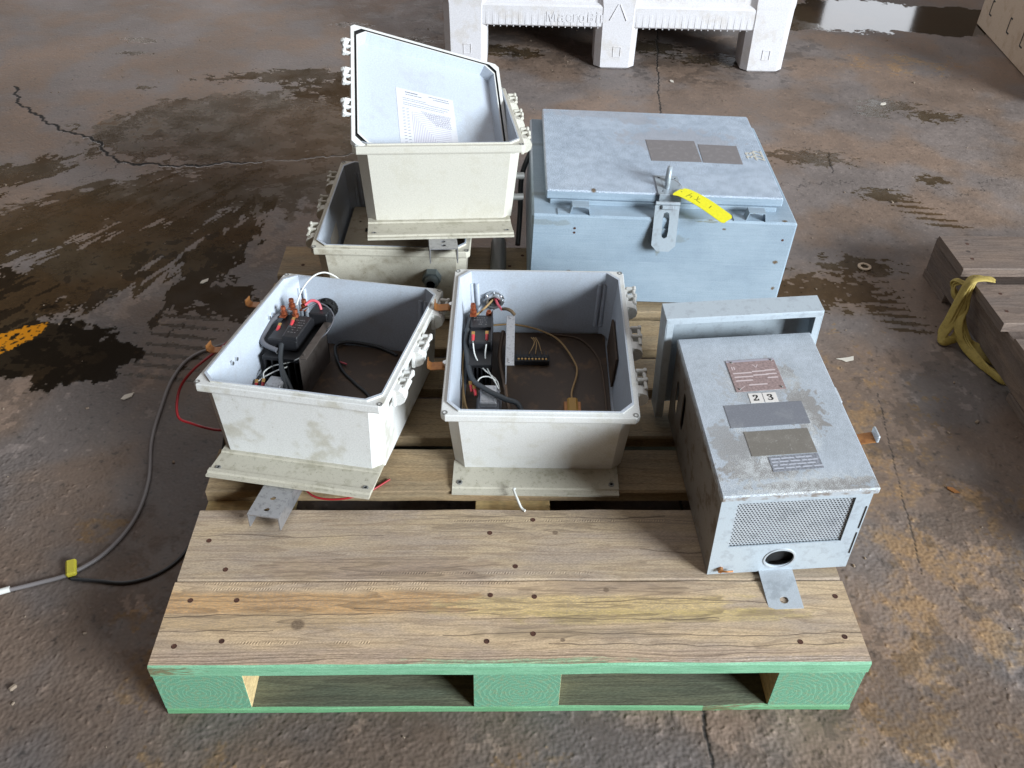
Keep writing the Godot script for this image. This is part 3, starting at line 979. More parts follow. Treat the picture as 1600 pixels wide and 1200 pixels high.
	for p in [[0.1279, -0.2589], [0.1265, -0.2738], [0.1291, -0.1043], [0.1276, -0.1201]]:
		g = G.new()
		g.cyl(Vector3(-0.1462, p[0] - 0.012, p[1]), Vector3(-0.1395, p[0] - 0.012, p[1]), 0.0035, -1, 10)
		g.cyl(Vector3(-0.1458, p[0] - 0.012, p[1]), Vector3(-0.1438, p[0] - 0.012, p[1]), 0.0055, -1, 6)
		obj("bolt", g, M.zinc, e)
	hub(e, Vector3(-0.07, 0.088, -0.3625), M.blackrub, 0.015)
	sink(e, Vector3(-0.130, 0.012, -0.305), Vector3(-0.052, 0.082, -0.185))
	g = G.new()
	var tilt := Basis(Vector3.BACK, 0.0)
	g.box(Vector3(-0.098, 0.094, -0.252), Vector3(0.056, 0.022, 0.088), 0.002, tilt)
	g.box(Vector3(-0.083, 0.108, -0.245), Vector3(0.028, 0.010, 0.074), 0.0015, tilt)
	obj("solid_state_relay", [[g, M.relay], [print_bars(Vector3(-0.083, 0.1132, -0.245), 0.020, 0.05, 6, 62), M.greycable]], null, e)
	g = G.new()
	g.tube([Vector3(-0.118, 0.112, -0.30), Vector3(-0.140, 0.106, -0.272), Vector3(-0.141, 0.098, -0.222), Vector3(-0.132, 0.094, -0.205), Vector3(-0.105, 0.09, -0.196)], 0.0048, 8, 6)
	obj("bracket_strap", g, M.greyplastic, e)
	g = G.new()
	g.box(Vector3(-0.043, 0.099, -0.228), Vector3(0.014, 0.002, 0.125), 0.0005)
	g.box(Vector3(-0.0495, 0.055, -0.228), Vector3(0.002, 0.086, 0.125), 0.0005)
	g.cyl(Vector3(-0.045, 0.099, -0.178), Vector3(-0.045, 0.103, -0.178), 0.003, -1, 8)
	obj("angle_bracket", g, M.zincdark, e)
	g = G.new()
	g.box(Vector3(-0.062, 0.100, -0.305), Vector3(0.036, 0.03, 0.028), 0.002)
	obj("terminal_block", g, M.relay, e)
	stud(e, Vector3(-0.124, 0.106, -0.283))
	stud(e, Vector3(-0.117, 0.110, -0.306))
	stud(e, Vector3(-0.099, 0.106, -0.278))
	stud(e, Vector3(-0.092, 0.112, -0.305))
	crimp(e, Vector3(-0.120, 0.107, -0.248), Vector3(0, -0.35, 1).normalized())
	crimp(e, Vector3(-0.096, 0.116, -0.258), Vector3(0, -0.35, 1).normalized())
	wire(e, [[-0.120, 0.102, -0.236], [-0.118, 0.092, -0.215], [-0.104, 0.08, -0.195], [-0.088, 0.07, -0.17]], 0.0014, M.white)
	wire(e, [[-0.096, 0.111, -0.246], [-0.1, 0.096, -0.21], [-0.088, 0.07, -0.17], [-0.066, 0.04, -0.135], [-0.056, 0.018, -0.105], [-0.055, 0.014, -0.08]], 0.0042, M.cable, "power_cable")
	wire(e, [[-0.104, 0.098, -0.215], [-0.09, 0.074, -0.175], [-0.06, 0.044, -0.142], [-0.042, 0.018, -0.118], [-0.037, 0.014, -0.09]], 0.0036, M.cable, "power_cable")
	wire(e, [[-0.118, 0.05, -0.158], [-0.124, 0.056, -0.172], [-0.112, 0.062, -0.186], [-0.09, 0.07, -0.186], [-0.068, 0.08, -0.186], [-0.05, 0.094, -0.18]], 0.0013, M.white)
	wire(e, [[-0.128, 0.048, -0.154], [-0.122, 0.05, -0.166], [-0.104, 0.058, -0.176], [-0.082, 0.068, -0.18]], 0.0013, M.white)
	crimp(e, Vector3(-0.118, 0.048, -0.152), Vector3(0.1, -0.5, 0.8).normalized())
	crimp(e, Vector3(-0.130, 0.046, -0.150), Vector3(0.2, -0.5, 0.8).normalized())
	wire(e, [[-0.088, 0.126, -0.30], [-0.078, 0.132, -0.308], [-0.066, 0.128, -0.31], [-0.06, 0.116, -0.306]], 0.0026, M.pink)
	wire(e, [[-0.09, 0.12, -0.29], [-0.07, 0.126, -0.31], [-0.048, 0.122, -0.308], [-0.03, 0.112, -0.29], [-0.032, 0.1, -0.262], [-0.044, 0.09, -0.25]], 0.0015, M.greyplastic)
	wire(e, [[-0.1, 0.13, -0.29], [-0.1, 0.145, -0.325], [-0.09, 0.155, -0.36], [-0.07, 0.154, -0.378], [-0.045, 0.13, -0.388], [-0.03, 0.09, -0.392]], 0.0016, M.white)
	wire(e, [[0.0713, 0.014, -0.3341], [0.0276, 0.016, -0.352], [-0.0242, 0.018, -0.355], [-0.05, 0.02, -0.34], [-0.0462, 0.016, -0.3158], [-0.0137, 0.014, -0.2629], [0.0258, 0.014, -0.2256], [0.0636, 0.014, -0.1899], [0.075, 0.014, -0.14]], 0.0032, M.cable, "power_cable")
	wire(e, [[-0.03, 0.014, -0.29], [-0.02, 0.016, -0.285], [-0.012, 0.016, -0.282]], 0.0018, M.pink)
	small_transformer(e, Vector3(-0.092, 0.042, -0.148), Vector3(0.030, 0.034, 0.036), M.zincdull, M.greyplastic)
	# underneath the tall one, at the back
	e = thing("electrical_enclosure", "open cream plastic enclosure underneath the upper box at the back left", "enclosure", Vector3(-0.2306, 0.1315, -0.8226), Vector3(0, -0.0356, 0), grp)
	shell(e, w, d, H, 0.009, M.cream_dirty, M.inside)
	lugs(e, w, H, -1.0, [-0.30, -0.19, -0.075], M.cream)
	foot(e, -0.14, 0.14, -0.03, 0.02, M.foot, true)
	foot_pad(e)
	g = G.new()
	g.T = Transform3D(Basis(Vector3.RIGHT, Vector3.FORWARD, Vector3.UP), Vector3(0, 0.045, 0))
	g.plate(Rect2(-0.131, 0.03, 0.262, 0.318), [[-0.085, 0.245, 0.007, 0.009, 16, 0.25], [-0.085, 0.075, 0.009, 0.006, 16, 0.25], [-0.108, 0.28, 0.003, 0.003, 8], [-0.108, 0.06, 0.003, 0.003, 8]], 0.003)
	obj("back_panel", g, M.tanpanel, e)
	g = G.new()
	g.box(Vector3(0.0, 0.060, -0.075), Vector3(0.15, 0.03, 0.03), 0.002)
	for k in 16:
		g.box(Vector3(-0.072 + k * 0.0096, 0.078, -0.075), Vector3(0.0016, 0.008, 0.028), 0.0003)
	g2 = G.new()
	for k in 15:
		g2.cyl(Vector3(-0.0672 + k * 0.0096, 0.075, -0.067), Vector3(-0.0672 + k * 0.0096, 0.0775, -0.067), 0.0028, -1, 8)
	obj("terminal_strip", [[g, M.relay], [g2, M.zincdull]], null, e)
	g = G.new()
	g.box(Vector3(-0.1405, 0.078, -0.15), Vector3(0.0004, 0.04, 0.07), 0.0001, Basis(Vector3.BACK, 0.06))
	obj("data_label", g, M.paper, e)
	g = G.new()
	g.T = Transform3D(Basis(Vector3.RIGHT, Vector3(0, 0, 1), Vector3(0, -1, 0)), Vector3(0.08, 0.082, -0.0105))
	g.lathe([Vector2(0.0, 0.034), Vector2(0.009, 0.034), Vector2(0.013, 0.031), Vector2(0.0145, 0.02)], 16)
	for k in 6:
		var a0 := TAU * k / 6
		var a1 := TAU * (k + 1) / 6
		g.face([Vector3(cos(a0) * 0.019, 0, sin(a0) * 0.019), Vector3(cos(a1) * 0.019, 0, sin(a1) * 0.019), Vector3(cos(a1) * 0.019, 0.02, sin(a1) * 0.019), Vector3(cos(a0) * 0.019, 0.02, sin(a0) * 0.019)], Vector3(cos((a0 + a1) / 2), 0, sin((a0 + a1) / 2)))
	var hex := []
	for k in 6:
		hex.append(Vector3(cos(TAU * k / 6) * 0.019, 0.02, sin(TAU * k / 6) * 0.019))
	g.face(hex, Vector3.UP)
	obj("cable_gland", g, M.gland, e)
	# the tall one stacked on it
	e = thing("electrical_enclosure", "cream plastic enclosure stacked on another one, with the loose lid propped in it", "enclosure", Vector3(-0.1307, 0.3125, -0.8603), Vector3(-0.0851, 0.0975, -0.0228), grp)
	w = 0.324
	d = 0.3586
	H = 0.1594
	shell(e, w, d, H, 0.012, M.cream, M.inside)
	lugs(e, w, H, 1.0, [-0.29, -0.185, -0.075], M.cream)
	foot(e, -0.142, 0.139, -0.03, 0.056, M.foot, true)
	channel(e, Transform3D(Basis.IDENTITY, Vector3(0.0005, -0.003, 0)), 0.054, -0.1, 0.098, 0.031, [0.084, 0.068])
	for y in [0.03, 0.075]:
		g = G.new()
		g.cyl(Vector3(w / 2 - 0.016, y, -0.06), Vector3(w / 2 + 0.008, y, -0.06), 0.007, -1, 6)
		obj("plug", g, M.dull, e)

func foot_pad(e: Node3D) -> void:
	# channel that carries the lower box
	channel(e, Transform3D(Basis(Vector3.UP, PI / 2), Vector3(0.0, -0.0005, -0.06)), 0.04, -0.12, 0.12, 0.009, [])
	channel(e, Transform3D(Basis(Vector3.UP, PI / 2), Vector3(0.0, -0.0005, -0.32)), 0.04, -0.12, 0.12, 0.009, [])

func lid() -> void:
	var fl := Vector3(-0.2899, 0.4810, -0.8630)
	var tl := Vector3(-0.3208, 0.5890, -1.1903)
	var tr := Vector3(-0.0149, 0.4825, -1.2541)
	var X := (tr - tl).normalized()
	var Z := (fl - tl)
	Z = (Z - X * X.dot(Z)).normalized()
	var Y := Z.cross(X)
	var w := 0.328
	var d := 0.346
	var e := thing("enclosure_lid", "loose grey enclosure lid propped at a slant in the upper cream box, printed sheet inside", "lid", Vector3.ZERO)
	e.transform = Transform3D(Basis(X, Y, Z), tl)
	# local: x to the right, z towards the viewer, hollow side up
	var o := G.new()
	var n := G.new()
	var zc := d / 2
	var off := Vector3(w / 2, 0, 0)
	var ring := func(a: float, b: float, c: float, y: float) -> Array:
		return octo(a, b, c, y, zc).map(func(p): return p + off)
	var r0: Array = ring.call(w / 2, d / 2, 0.008, 0.0)
	var r1: Array = ring.call(w / 2 - 0.007, d / 2 - 0.007, 0.015, 0.0)
	var gr: Array = ring.call(w / 2 - 0.007, d / 2 - 0.007, 0.015, -0.004)
	var gr2: Array = ring.call(w / 2 - 0.0115, d / 2 - 0.0115, 0.019, -0.004)
	var r2: Array = ring.call(w / 2 - 0.0115, d / 2 - 0.0115, 0.019, 0.0)
	var r3: Array = ring.call(w / 2 - 0.0140, d / 2 - 0.0140, 0.020, 0.0)
	var r4: Array = ring.call(w / 2 - 0.018, d / 2 - 0.018, 0.018, -0.024)
	var b0: Array = ring.call(w / 2, d / 2, 0.008, -0.009)
	var b1: Array = ring.call(w / 2 - 0.008, d / 2 - 0.008, 0.018, -0.009)
	var b2: Array = ring.call(w / 2 - 0.013, d / 2 - 0.013, 0.018, -0.028)
	o.band(r0, r1, 2)
	o.band(r2, r3, 2)
	o.band(r0, b0, 1)
	o.band(b0, b1, -2)
	o.band(b1, b2, 1)
	o.face(b2, Vector3.DOWN)
	n.band(r3, r4, -1)
	n.face(r4, Vector3.UP)
	obj("lid_shell", [[o, M.plastic], [n, M.inside]], null, e)
	var k := G.new()
	k.band(r1, gr, -1)
	k.band(gr, gr2, 2)
	k.band(gr2, r2, 1)
	obj("gasket", k, M.blackrub, e)
	# latch lugs along the left edge
	for z in [0.070, 0.158, 0.247]:
		var g := G.new()
		g.T = Transform3D(Basis(Vector3.LEFT, Vector3.UP, Vector3.FORWARD), Vector3(0, -0.004, z))
		for q in [-0.02, 0.0, 0.02]:
			g.box(Vector3(0.006, 0, q), Vector3(0.014, 0.008, 0.006), 0.0016)
		g.box(Vector3(0.0135, 0.001, -0.02), Vector3(0.008, 0.012, 0.011), 0.002)
		g.box(Vector3(0.0135, 0.001, 0.0), Vector3(0.007, 0.010, 0.010), 0.002)
		g.box(Vector3(0.010, -0.004, 0.018), Vector3(0.018, 0.012, 0.014), 0.004)
		g.cyl(Vector3(0.012, 0, -0.02), Vector3(0.012, 0, 0.02), 0.003, -1, 8)
		obj("latch_lug", g, M.plastic, e)
	var s := G.new()
	s.box(Vector3.ZERO, Vector3(0.124, 0.0004, 0.19), 0.0001)
	var lb := obj("wiring_sheet", s, M.sheet, e)
	lb.position = Vector3(0.163, -0.0236, 0.222)
	lb.rotation.y = 0.03
	tag(lb, "white printed data sheet stuck inside the lid", "")

# ---------------------------------------------------------------- the blue steel cabinet
func steel_cabinet() -> void:
	var c := thing("steel_cabinet", "large pale blue steel cabinet lying on its back with a yellow tag on its hasp", "cabinet", Vector3(0.3074, 0.1275, -0.8607), Vector3(0.0141, -0.0208, -0.022))
	var w := 0.526
	var d := 0.435
	var h := 0.2035
	var g := G.new()
	g.box(Vector3(0, h / 2, -d / 2), Vector3(w, h, d), 0.004)
	obj("body", g, M.kbody, c)
	g = G.new()
	g.box(Vector3(0, h + 0.003, -d / 2 - 0.012), Vector3(0.455, 0.012, 0.372), 0.001)
	obj("gutter", g, M.kbody, c)
	g = G.new()
	var e := G.new()
	e.box(Vector3(0.0008, h + 0.0195, -0.2352), Vector3(0.4745, 0.0205, 0.3805), 0.0028)
	# the outer face wears its own weathering
	var top := G.new()
	var side := G.new()
	for i in range(0, e.v.size(), 3):
		var dst := top if e.n[i].y > 0.6 else side
		for k in 3:
			dst.v.append(e.v[i + k])
			dst.n.append(e.n[i + k])
			dst.t.append(Vector2(e.v[i + k].x, e.v[i + k].z) if dst == top else e.t[i + k])
	var door := obj("door", [[top, M.ktop], [side, M.kbody]], null, c)
	var D := h + 0.02975
	for s in [[-0.0124, -0.2845, 0.107, 0.098, 0.02], [0.099, -0.270, 0.084, 0.085, -0.02]]:
		var q := G.new()
		q.box(Vector3.ZERO, Vector3(s[2], 0.0006, s[3]), 0.0002)
		var o := obj("sticker_residue", q, M.ksticker, door)
		o.position = Vector3(s[0] + s[2] / 2, D + 0.0004, s[1] + s[3] / 2)
		o.rotation.y = s[4]
	for r in [["33", 0.0], ["222", 0.017]]:
		letters(door, r[0], 0.021, Transform3D(Basis(Vector3.UP, PI / 2) * Basis(Vector3.RIGHT, -PI / 2), Vector3(0.207 + r[1], D + 0.0005, -0.227)), M.cream, "stencil_number", false)
	# hooks for the door clamps
	for x in [-0.170, 0.178]:
		var q := G.new()
		q.T = Transform3D(Basis.IDENTITY, Vector3(x, h, -0.012))
		q.prism(PackedVector2Array([Vector2(-0.043, 0), Vector2(-0.018, 0), Vector2(-0.014, 0.017), Vector2(0.016, 0.017), Vector2(0.020, 0), Vector2(0.043, 0), Vector2(0.043, 0.0022), Vector2(0.0215, 0.0022), Vector2(0.0175, 0.0192), Vector2(-0.0155, 0.0192), Vector2(-0.0195, 0.0022), Vector2(-0.043, 0.0022)]), -0.012, 0.010)
		obj("clamp_hook", q, M.kbody, c)
	# hasp
	var hp := G.new()
	hp.T = Transform3D(Basis(Vector3.RIGHT, Vector3.FORWARD, Vector3.UP), Vector3(0.010, D + 0.002, 0))
	hp.plate(Rect2(-0.024, 0.040, 0.048, 0.078), [[-0.016, 0.108, 0.003, 0.003, 10], [0.016, 0.108, 0.003, 0.003, 10], [-0.015, 0.054, 0.003, 0.003, 10]], 0.002)
	hp.T = Transform3D.IDENTITY
	hp.box(Vector3(0.010, D - 0.010, -0.0385), Vector3(0.045, 0.026, 0.0025), 0.0008)
	hp.tube([Vector3(0.006, D, -0.066), Vector3(0.006, D + 0.026, -0.068), Vector3(0.008, D + 0.038, -0.080), Vector3(0.010, D + 0.026, -0.094), Vector3(0.010, D, -0.096)], 0.0052, 10, 6)
	obj("hasp_staple", hp, M.khasp, c)
	hp = G.new()
	var n := Vector3(0, 0.30, 1).normalized()
	var up := Vector3(0, 1, -0.30).normalized()
	hp.T = Transform3D(Basis(Vector3.RIGHT, up, n), Vector3(0.0, 0.186, 0.0085))
	hp.plate(Rect2(-0.024, -0.022, 0.048, 0.070), [[0.0, 0.007, 0.0065, 0.026, 20, 0.55]], 0.003)
	hp.prism(PackedVector2Array([Vector2(-0.024, -0.022), Vector2(0.024, -0.022), Vector2(0.024, -0.034), Vector2(0.012, -0.046), Vector2(-0.012, -0.046), Vector2(-0.024, -0.034)]), -0.003, 0.0)
	hp.box(Vector3(0.0, 0.043, 0.003), Vector3(0.024, 0.008, 0.006), 0.002)
	hp.cyl(Vector3(-0.023, 0.050, -0.001), Vector3(0.024, 0.050, -0.001), 0.004, -1, 10)
	obj("hasp_strap", hp, M.khasp, c)
	hp = G.new()
	hp.T = Transform3D(Basis.IDENTITY, Vector3(0.0, 0.158, 0.0))
	hp.prism(PackedVector2Array([Vector2(-0.027, 0.025), Vector2(0.027, 0.025), Vector2(0.027, -0.008), Vector2(0.014, -0.022), Vector2(-0.014, -0.022), Vector2(-0.027, -0.008)]), 0.0, 0.0035)
	for x in [-0.022, 0.022]:
		hp.cyl(Vector3(x, -0.006, 0.003), Vector3(x, -0.006, 0.006), 0.004, -1, 8)
	obj("hasp_plate", hp, M.kbody, c)
	for p in [[-0.1774, 0.1749], [0.2407, 0.165], [0.246, 0.012], [0.214, 0.008], [-0.1775, 0.165]]:  # flush dark discs stand in for rusted holes
		var q := G.new()
		q.cyl(Vector3(p[0], p[1], -0.001), Vector3(p[0], p[1], 0.0004), 0.0026, -1, 10)
		obj("rust_hole", q, M.nail, c)
	g = G.new()
	g.box(Vector3(0.255, 0.004, 0.004), Vector3(0.03, 0.006, 0.012), 0.002)
	obj("corner_tab", g, M.kbody, c)
	# yellow tag on the hasp
	var tgn := thing("paper_tag", "bright yellow handwritten tag hanging from the blue cabinet's hasp", "tag", c.position, c.rotation)
	var a := G.new()
	var path := [Vector3(0.021, D + 0.007, -0.045), Vector3(0.034, D + 0.011, -0.033), Vector3(0.052, D + 0.011, -0.015), Vector3(0.070, D + 0.009, 0.004), Vector3(0.090, D + 0.004, 0.024), Vector3(0.110, D - 0.002, 0.044)]
	var across := Vector3(-0.0122, -0.002, 0.0105)
	var steps := 24
	var prev := []
	for k in steps + 1:
		var u := float(k) / steps
		var f := u * (path.size() - 1)
		var i := mini(int(f), path.size() - 2)
		var p: Vector3 = path[i].cubic_interpolate(path[i + 1], path[maxi(i - 1, 0)], path[mini(i + 2, path.size() - 1)], f - i)
		var s := across * clampf(minf(0.45 + u * 9.0, 0.7 + (1.0 - u) * 6.0), 0.0, 1.0)
		var cur := [p + s, p - s]
		if k > 0:
			for o in [0.0, -0.0006]:
				var dz := Vector3(0, o, 0)
				a.quad_n([prev[0] + dz, prev[1] + dz, cur[1] + dz, cur[0] + dz], [Vector3.UP, Vector3.UP, Vector3.UP, Vector3.UP] if o == 0.0 else [Vector3.DOWN, Vector3.DOWN, Vector3.DOWN, Vector3.DOWN])
				var u0 := float(k - 1) / steps
				var tt := {0: Vector2(u0, 1), 1: Vector2(u0, 0), 2: Vector2(u, 0), 3: Vector2(u, 1)}
				# texture runs along the tag
				for m in 6:
					var at := a.v.size() - 6 + m
					for q in 4:
						if a.v[at].is_equal_approx([prev[0] + dz, prev[1] + dz, cur[1] + dz, cur[0] + dz][q]):
							a.t[at] = tt[q]
		prev = cur
	obj("strip", a, M.tagpaper, tgn)
	var wr := G.new()
	wr.tube([Vector3(0.034, D + 0.0085, -0.047), Vector3(0.028, D + 0.018, -0.055), Vector3(0.014, D + 0.022, -0.066), Vector3(0.008, D + 0.014, -0.07)], 0.0008, 6, 5)
	obj("tie_wire", wr, M.zincdull, tgn)

func letters(par: Node, text: String, size: float, at: Transform3D, m: Material, called: String, serif: bool) -> MeshInstance3D:
	var f := SystemFont.new()
	f.font_names = PackedStringArray(["Droid Serif" if serif else "Droid Sans"])
	f.font_weight = 700
	var t := TextMesh.new()
	t.text = text
	t.font = f
	t.font_size = 64
	t.pixel_size = size / 48.0
	t.depth = 0.0005
	t.material = m
	var o := MeshInstance3D.new()
	o.name = called
	o.mesh = t
	par.add_child(o, true)
	o.transform = at
	return o

# ---------------------------------------------------------------- the small steel cabinet with the vent
func vent_cabinet() -> void:
	var c := thing("vented_cabinet", "small grey galvanised cabinet numbered 23 with perforated vent at the right front", "cabinet", Vector3(0.4022, 0.1275, -0.1565), Vector3(0.0527, 0.0332, 0.05))
	var w := 0.212
	var d := 0.336
	var h := 0.181
	var th := 0.0016
	# walls
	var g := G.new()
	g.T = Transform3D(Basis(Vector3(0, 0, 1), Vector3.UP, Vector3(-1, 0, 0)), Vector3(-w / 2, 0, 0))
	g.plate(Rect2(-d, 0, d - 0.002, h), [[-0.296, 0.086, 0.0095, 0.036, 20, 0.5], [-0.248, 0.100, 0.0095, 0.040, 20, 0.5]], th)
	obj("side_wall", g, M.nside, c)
	g = G.new()
	g.T = Transform3D(Basis(Vector3(0, 0, -1), Vector3.UP, Vector3(1, 0, 0)), Vector3(w / 2, 0, 0))
	g.plate(Rect2(0.002, 0, d - 0.002, h), [], th)
	obj("side_wall", g, M.ngalv, c)
	g = G.new()
	g.box(Vector3(0, th / 2, -d / 2), Vector3(w - 2 * th, th, d - 0.004), 0.0003)
	obj("floor_pan", g, M.ngalv, c)
	# front with vent opening and knock-out hole
	g = G.new()
	var x0 := -0.0825
	var x1 := 0.0835
	var y0 := 0.066
	var y1 := 0.1655
	g.plate(Rect2(-w / 2, 0, w, y0), [[-0.001, 0.031, 0.0215, 0.0185, 32]], th)
	g.plate(Rect2(-w / 2, y0, x0 + w / 2, y1 - y0), [], th)
	g.plate(Rect2(x1, y0, w / 2 - x1, y1 - y0), [], th)
	g.plate(Rect2(-w / 2, y1, w, h - y1), [], th)
	var rimg := G.new()
	rimg.T = Transform3D(Basis(Vector3.RIGHT, Vector3(0, 0, 1), Vector3.DOWN), Vector3(-0.001, 0.031, 0.0))
	rimg.lathe([Vector2(0.0245, -0.0002), Vector2(0.024, 0.0012), Vector2(0.0215, 0.0012), Vector2(0.0212, -0.0016)], 32)
	obj("front_panel", [[g, M.ngalv], [rimg, M.nbright]], null, c)
	g = G.new()
	var cols := 35
	var rows := 24
	var px := (x1 - x0 + 0.004) / cols
	var py := (y1 - y0 + 0.004) / rows
	for r in rows:
		for k in cols:
			var cx := x0 - 0.002 + px * (k + 0.5) + (px * 0.25 if r % 2 else -px * 0.25)
			var cy := y0 - 0.002 + py * (r + 0.5)
			var rr := px * 0.38
			for i in 8:
				var a0 := TAU * i / 8 + PI / 8
				var a1 := TAU * (i + 1) / 8 + PI / 8
				var p0 := Vector2(cos(a0), sin(a0))
				var p1 := Vector2(cos(a1), sin(a1))
				var s0 := minf(px * 0.5 / maxf(absf(p0.x), 1e-6), py * 0.5 / maxf(absf(p0.y), 1e-6))
				var s1 := minf(px * 0.5 / maxf(absf(p1.x), 1e-6), py * 0.5 / maxf(absf(p1.y), 1e-6))
				var q := [Vector3(cx + p0.x * rr, cy + p0.y * rr * 0.92, -0.003), Vector3(cx + p1.x * rr, cy + p1.y * rr * 0.92, -0.003), Vector3(cx + p1.x * s1, cy + p1.y * s1, -0.003), Vector3(cx + p0.x * s0, cy + p0.y * s0, -0.003)]
				g.face(q, Vector3.BACK)
				g.face([q[0], q[1], q[1] + Vector3(0, 0, -0.0012), q[0] + Vector3(0, 0, -0.0012)], Vector3(-p0.x - p1.x, -p0.y - p1.y, 0))
				if not is_equal_approx(q[2].x, q[3].x) and not is_equal_approx(q[2].y, q[3].y):
					var kx := cx + signf(p0.x + p1.x) * px * 0.5
					var ky := cy + signf(p0.y + p1.y) * py * 0.5
					g.face([q[2], q[3], Vector3(kx, ky, -0.003)], Vector3.BACK)
	obj("vent_grille", g, M.nbright, c)
	g = G.new()
	g.box(Vector3(0, 0.09, -0.165), Vector3(0.196, 0.165, 0.31), 0.004)  # added black block that keeps the vent holes and slots dark
	obj("added_dark_filler", g, M.blackrub, c)
	# door, a shallow pan over the top
	var e := G.new()
	e.box(Vector3(-0.001, h + 0.0062, -0.158), Vector3(0.219, 0.0120, 0.334), 0.0022)
	var top := G.new()
	var side := G.new()
	for i in range(0, e.v.size(), 3):
		var dst := top if e.n[i].y > 0.6 else side
		for k in 3:
			dst.v.append(e.v[i + k])
			dst.n.append(e.n[i + k])
			dst.t.append(Vector2(e.v[i + k].x, e.v[i + k].z) if dst == top else e.t[i + k])
	var door := obj("door", [[top, M.ntop], [side, M.nside2]], null, c)
	var D := h + 0.0122
	var q := G.new()
	q.box(Vector3.ZERO, Vector3(0.077, 0.001, 0.071), 0.0003)
	var o := obj("nameplate", q, M.nameplate, door)
	o.position = Vector3(-0.006, D + 0.0007, -0.229)
	o.rotation.y = 0.02
	tag(o, "brownish riveted nameplate with pale lettering bars", "")
	for s in [[-0.0365, -0.259], [0.0265, -0.261], [0.0275, -0.199], [-0.0375, -0.198]]:
		var k := G.new()
		k.cyl(Vector3(s[0], D + 0.001, s[1]), Vector3(s[0], D + 0.0026, s[1]), 0.002, 0.0014, 8)
		obj("rivet", k, M.dull, door)
	for s in [["2", -0.0172], ["3", 0.0045]]:
		q = G.new()
		q.box(Vector3.ZERO, Vector3(0.0205, 0.0005, 0.0208), 0.0001)
		o = obj("number_sticker", q, M.stickerwhite, door)
		o.position = Vector3(s[1], D + 0.0004, -0.1782)
		letters(o, s[0], 0.0128, Transform3D(Basis(Vector3.RIGHT, -PI / 2), Vector3(0, 0.0004, 0)), M.ink, "digit", true)
	for s in [[-0.0105, -0.1428, 0.118, 0.047, M.npatch0], [-0.0055, -0.0862, 0.094, 0.048, M.npatch1]]:
		q = G.new()
		q.box(Vector3.ZERO, Vector3(s[2], 0.0005, s[3]), 0.0002)
		o = obj("dark_label", q, s[4], door)
		o.position = Vector3(s[0], D + 0.0004, s[1])
		o.rotation.y = 0.012
	q = G.new()
	q.box(Vector3.ZERO, Vector3(0.072, 0.0005, 0.028), 0.0002)
	o = obj("warning_label", q, M.nlabel, door)
	o.position = Vector3(0.006, D + 0.0004, -0.046)
	o.rotation.y = 0.03
	# mounting pan behind
	g = G.new()
	var pw := 0.128
	g.box(Vector3(0, 0.113, -0.3775), Vector3(pw * 2, 0.226, 0.002), 0.0005)
	g.box(Vector3(0, 0.2255, -0.357), Vector3(pw * 2 + 0.002, 0.002, 0.042), 0.0006)
	g.box(Vector3(0, 0.2195, -0.3365), Vector3(pw * 2, 0.0105, 0.002), 0.0005)
	for s in [-1, 1]:
		g.box(Vector3(s * pw, 0.112, -0.357), Vector3(0.002, 0.224, 0.042), 0.0006)
		g.box(Vector3(s * (pw - 0.0065), 0.108, -0.3365), Vector3(0.011, 0.214, 0.002), 0.0005)
	obj("mounting_pan", g, M.ngalv, c)
	# bottom tab with a bolt hole
	g = G.new()
	g.T = Transform3D(Basis(Vector3.RIGHT, Vector3.FORWARD, Vector3.UP) * Basis(Vector3.BACK, 0.0), Vector3(0, 0.002, 0))
	g.plate(Rect2(-0.0275, -0.066, 0.051, 0.07), [[-0.002, -0.0515, 0.0065, 0.006, 16]], 0.002)
	var tb := obj("mounting_tab", g, M.nbright, c)
	tb.rotation.x = 0.055
	# latches on the right side
	g = G.new()
	g.box(Vector3(w / 2 + 0.008, 0.168, -0.20), Vector3(0.016, 0.004, 0.034), 0.0015)
	g.box(Vector3(w / 2 + 0.015, 0.160, -0.196), Vector3(0.003, 0.018, 0.022), 0.001)
	obj("door_latch", g, M.nbright, c)
	g = G.new()
	g.T = Transform3D(Basis.IDENTITY, Vector3(w / 2, 0.150, -0.118))
	g.prism(PackedVector2Array([Vector2(0, 0), Vector2(0.040, 0.006), Vector2(0.046, 0.006), Vector2(0.047, 0.016), Vector2(0.045, 0.016), Vector2(0.0445, 0.008), Vector2(0.040, 0.0078), Vector2(0, 0.0018)]), -0.010, 0.010)
	obj("open_clasp", g, M.bronze, c)
	g = G.new()
	g.box(Vector3(w / 2 + 0.0465, 0.163, -0.118), Vector3(0.004, 0.013, 0.023), 0.0015)
	obj("clasp_lip", g, M.nbright, c)
	g = G.new()
	g.cyl(Vector3(-0.088, 0.014, 0), Vector3(-0.088, 0.014, 0.006), 0.0045, -1, 6)
	g.tube([Vector3(-0.090, 0.014, 0.005), Vector3(-0.080, 0.016, 0.008), Vector3(-0.070, 0.013, 0.006)], 0.0018, 6, 4)
	obj("loose_bolt", g, M.bronze, c)
	for s in [[0.103, 0.06], [0.103, 0.12]]:
		g = G.new()
		g.box(Vector3(s[0], s[1], 0.0006), Vector3(0.0014, 0.05, 0.001), 0.0002)
		obj("seam_weld", g, M.ink, c)

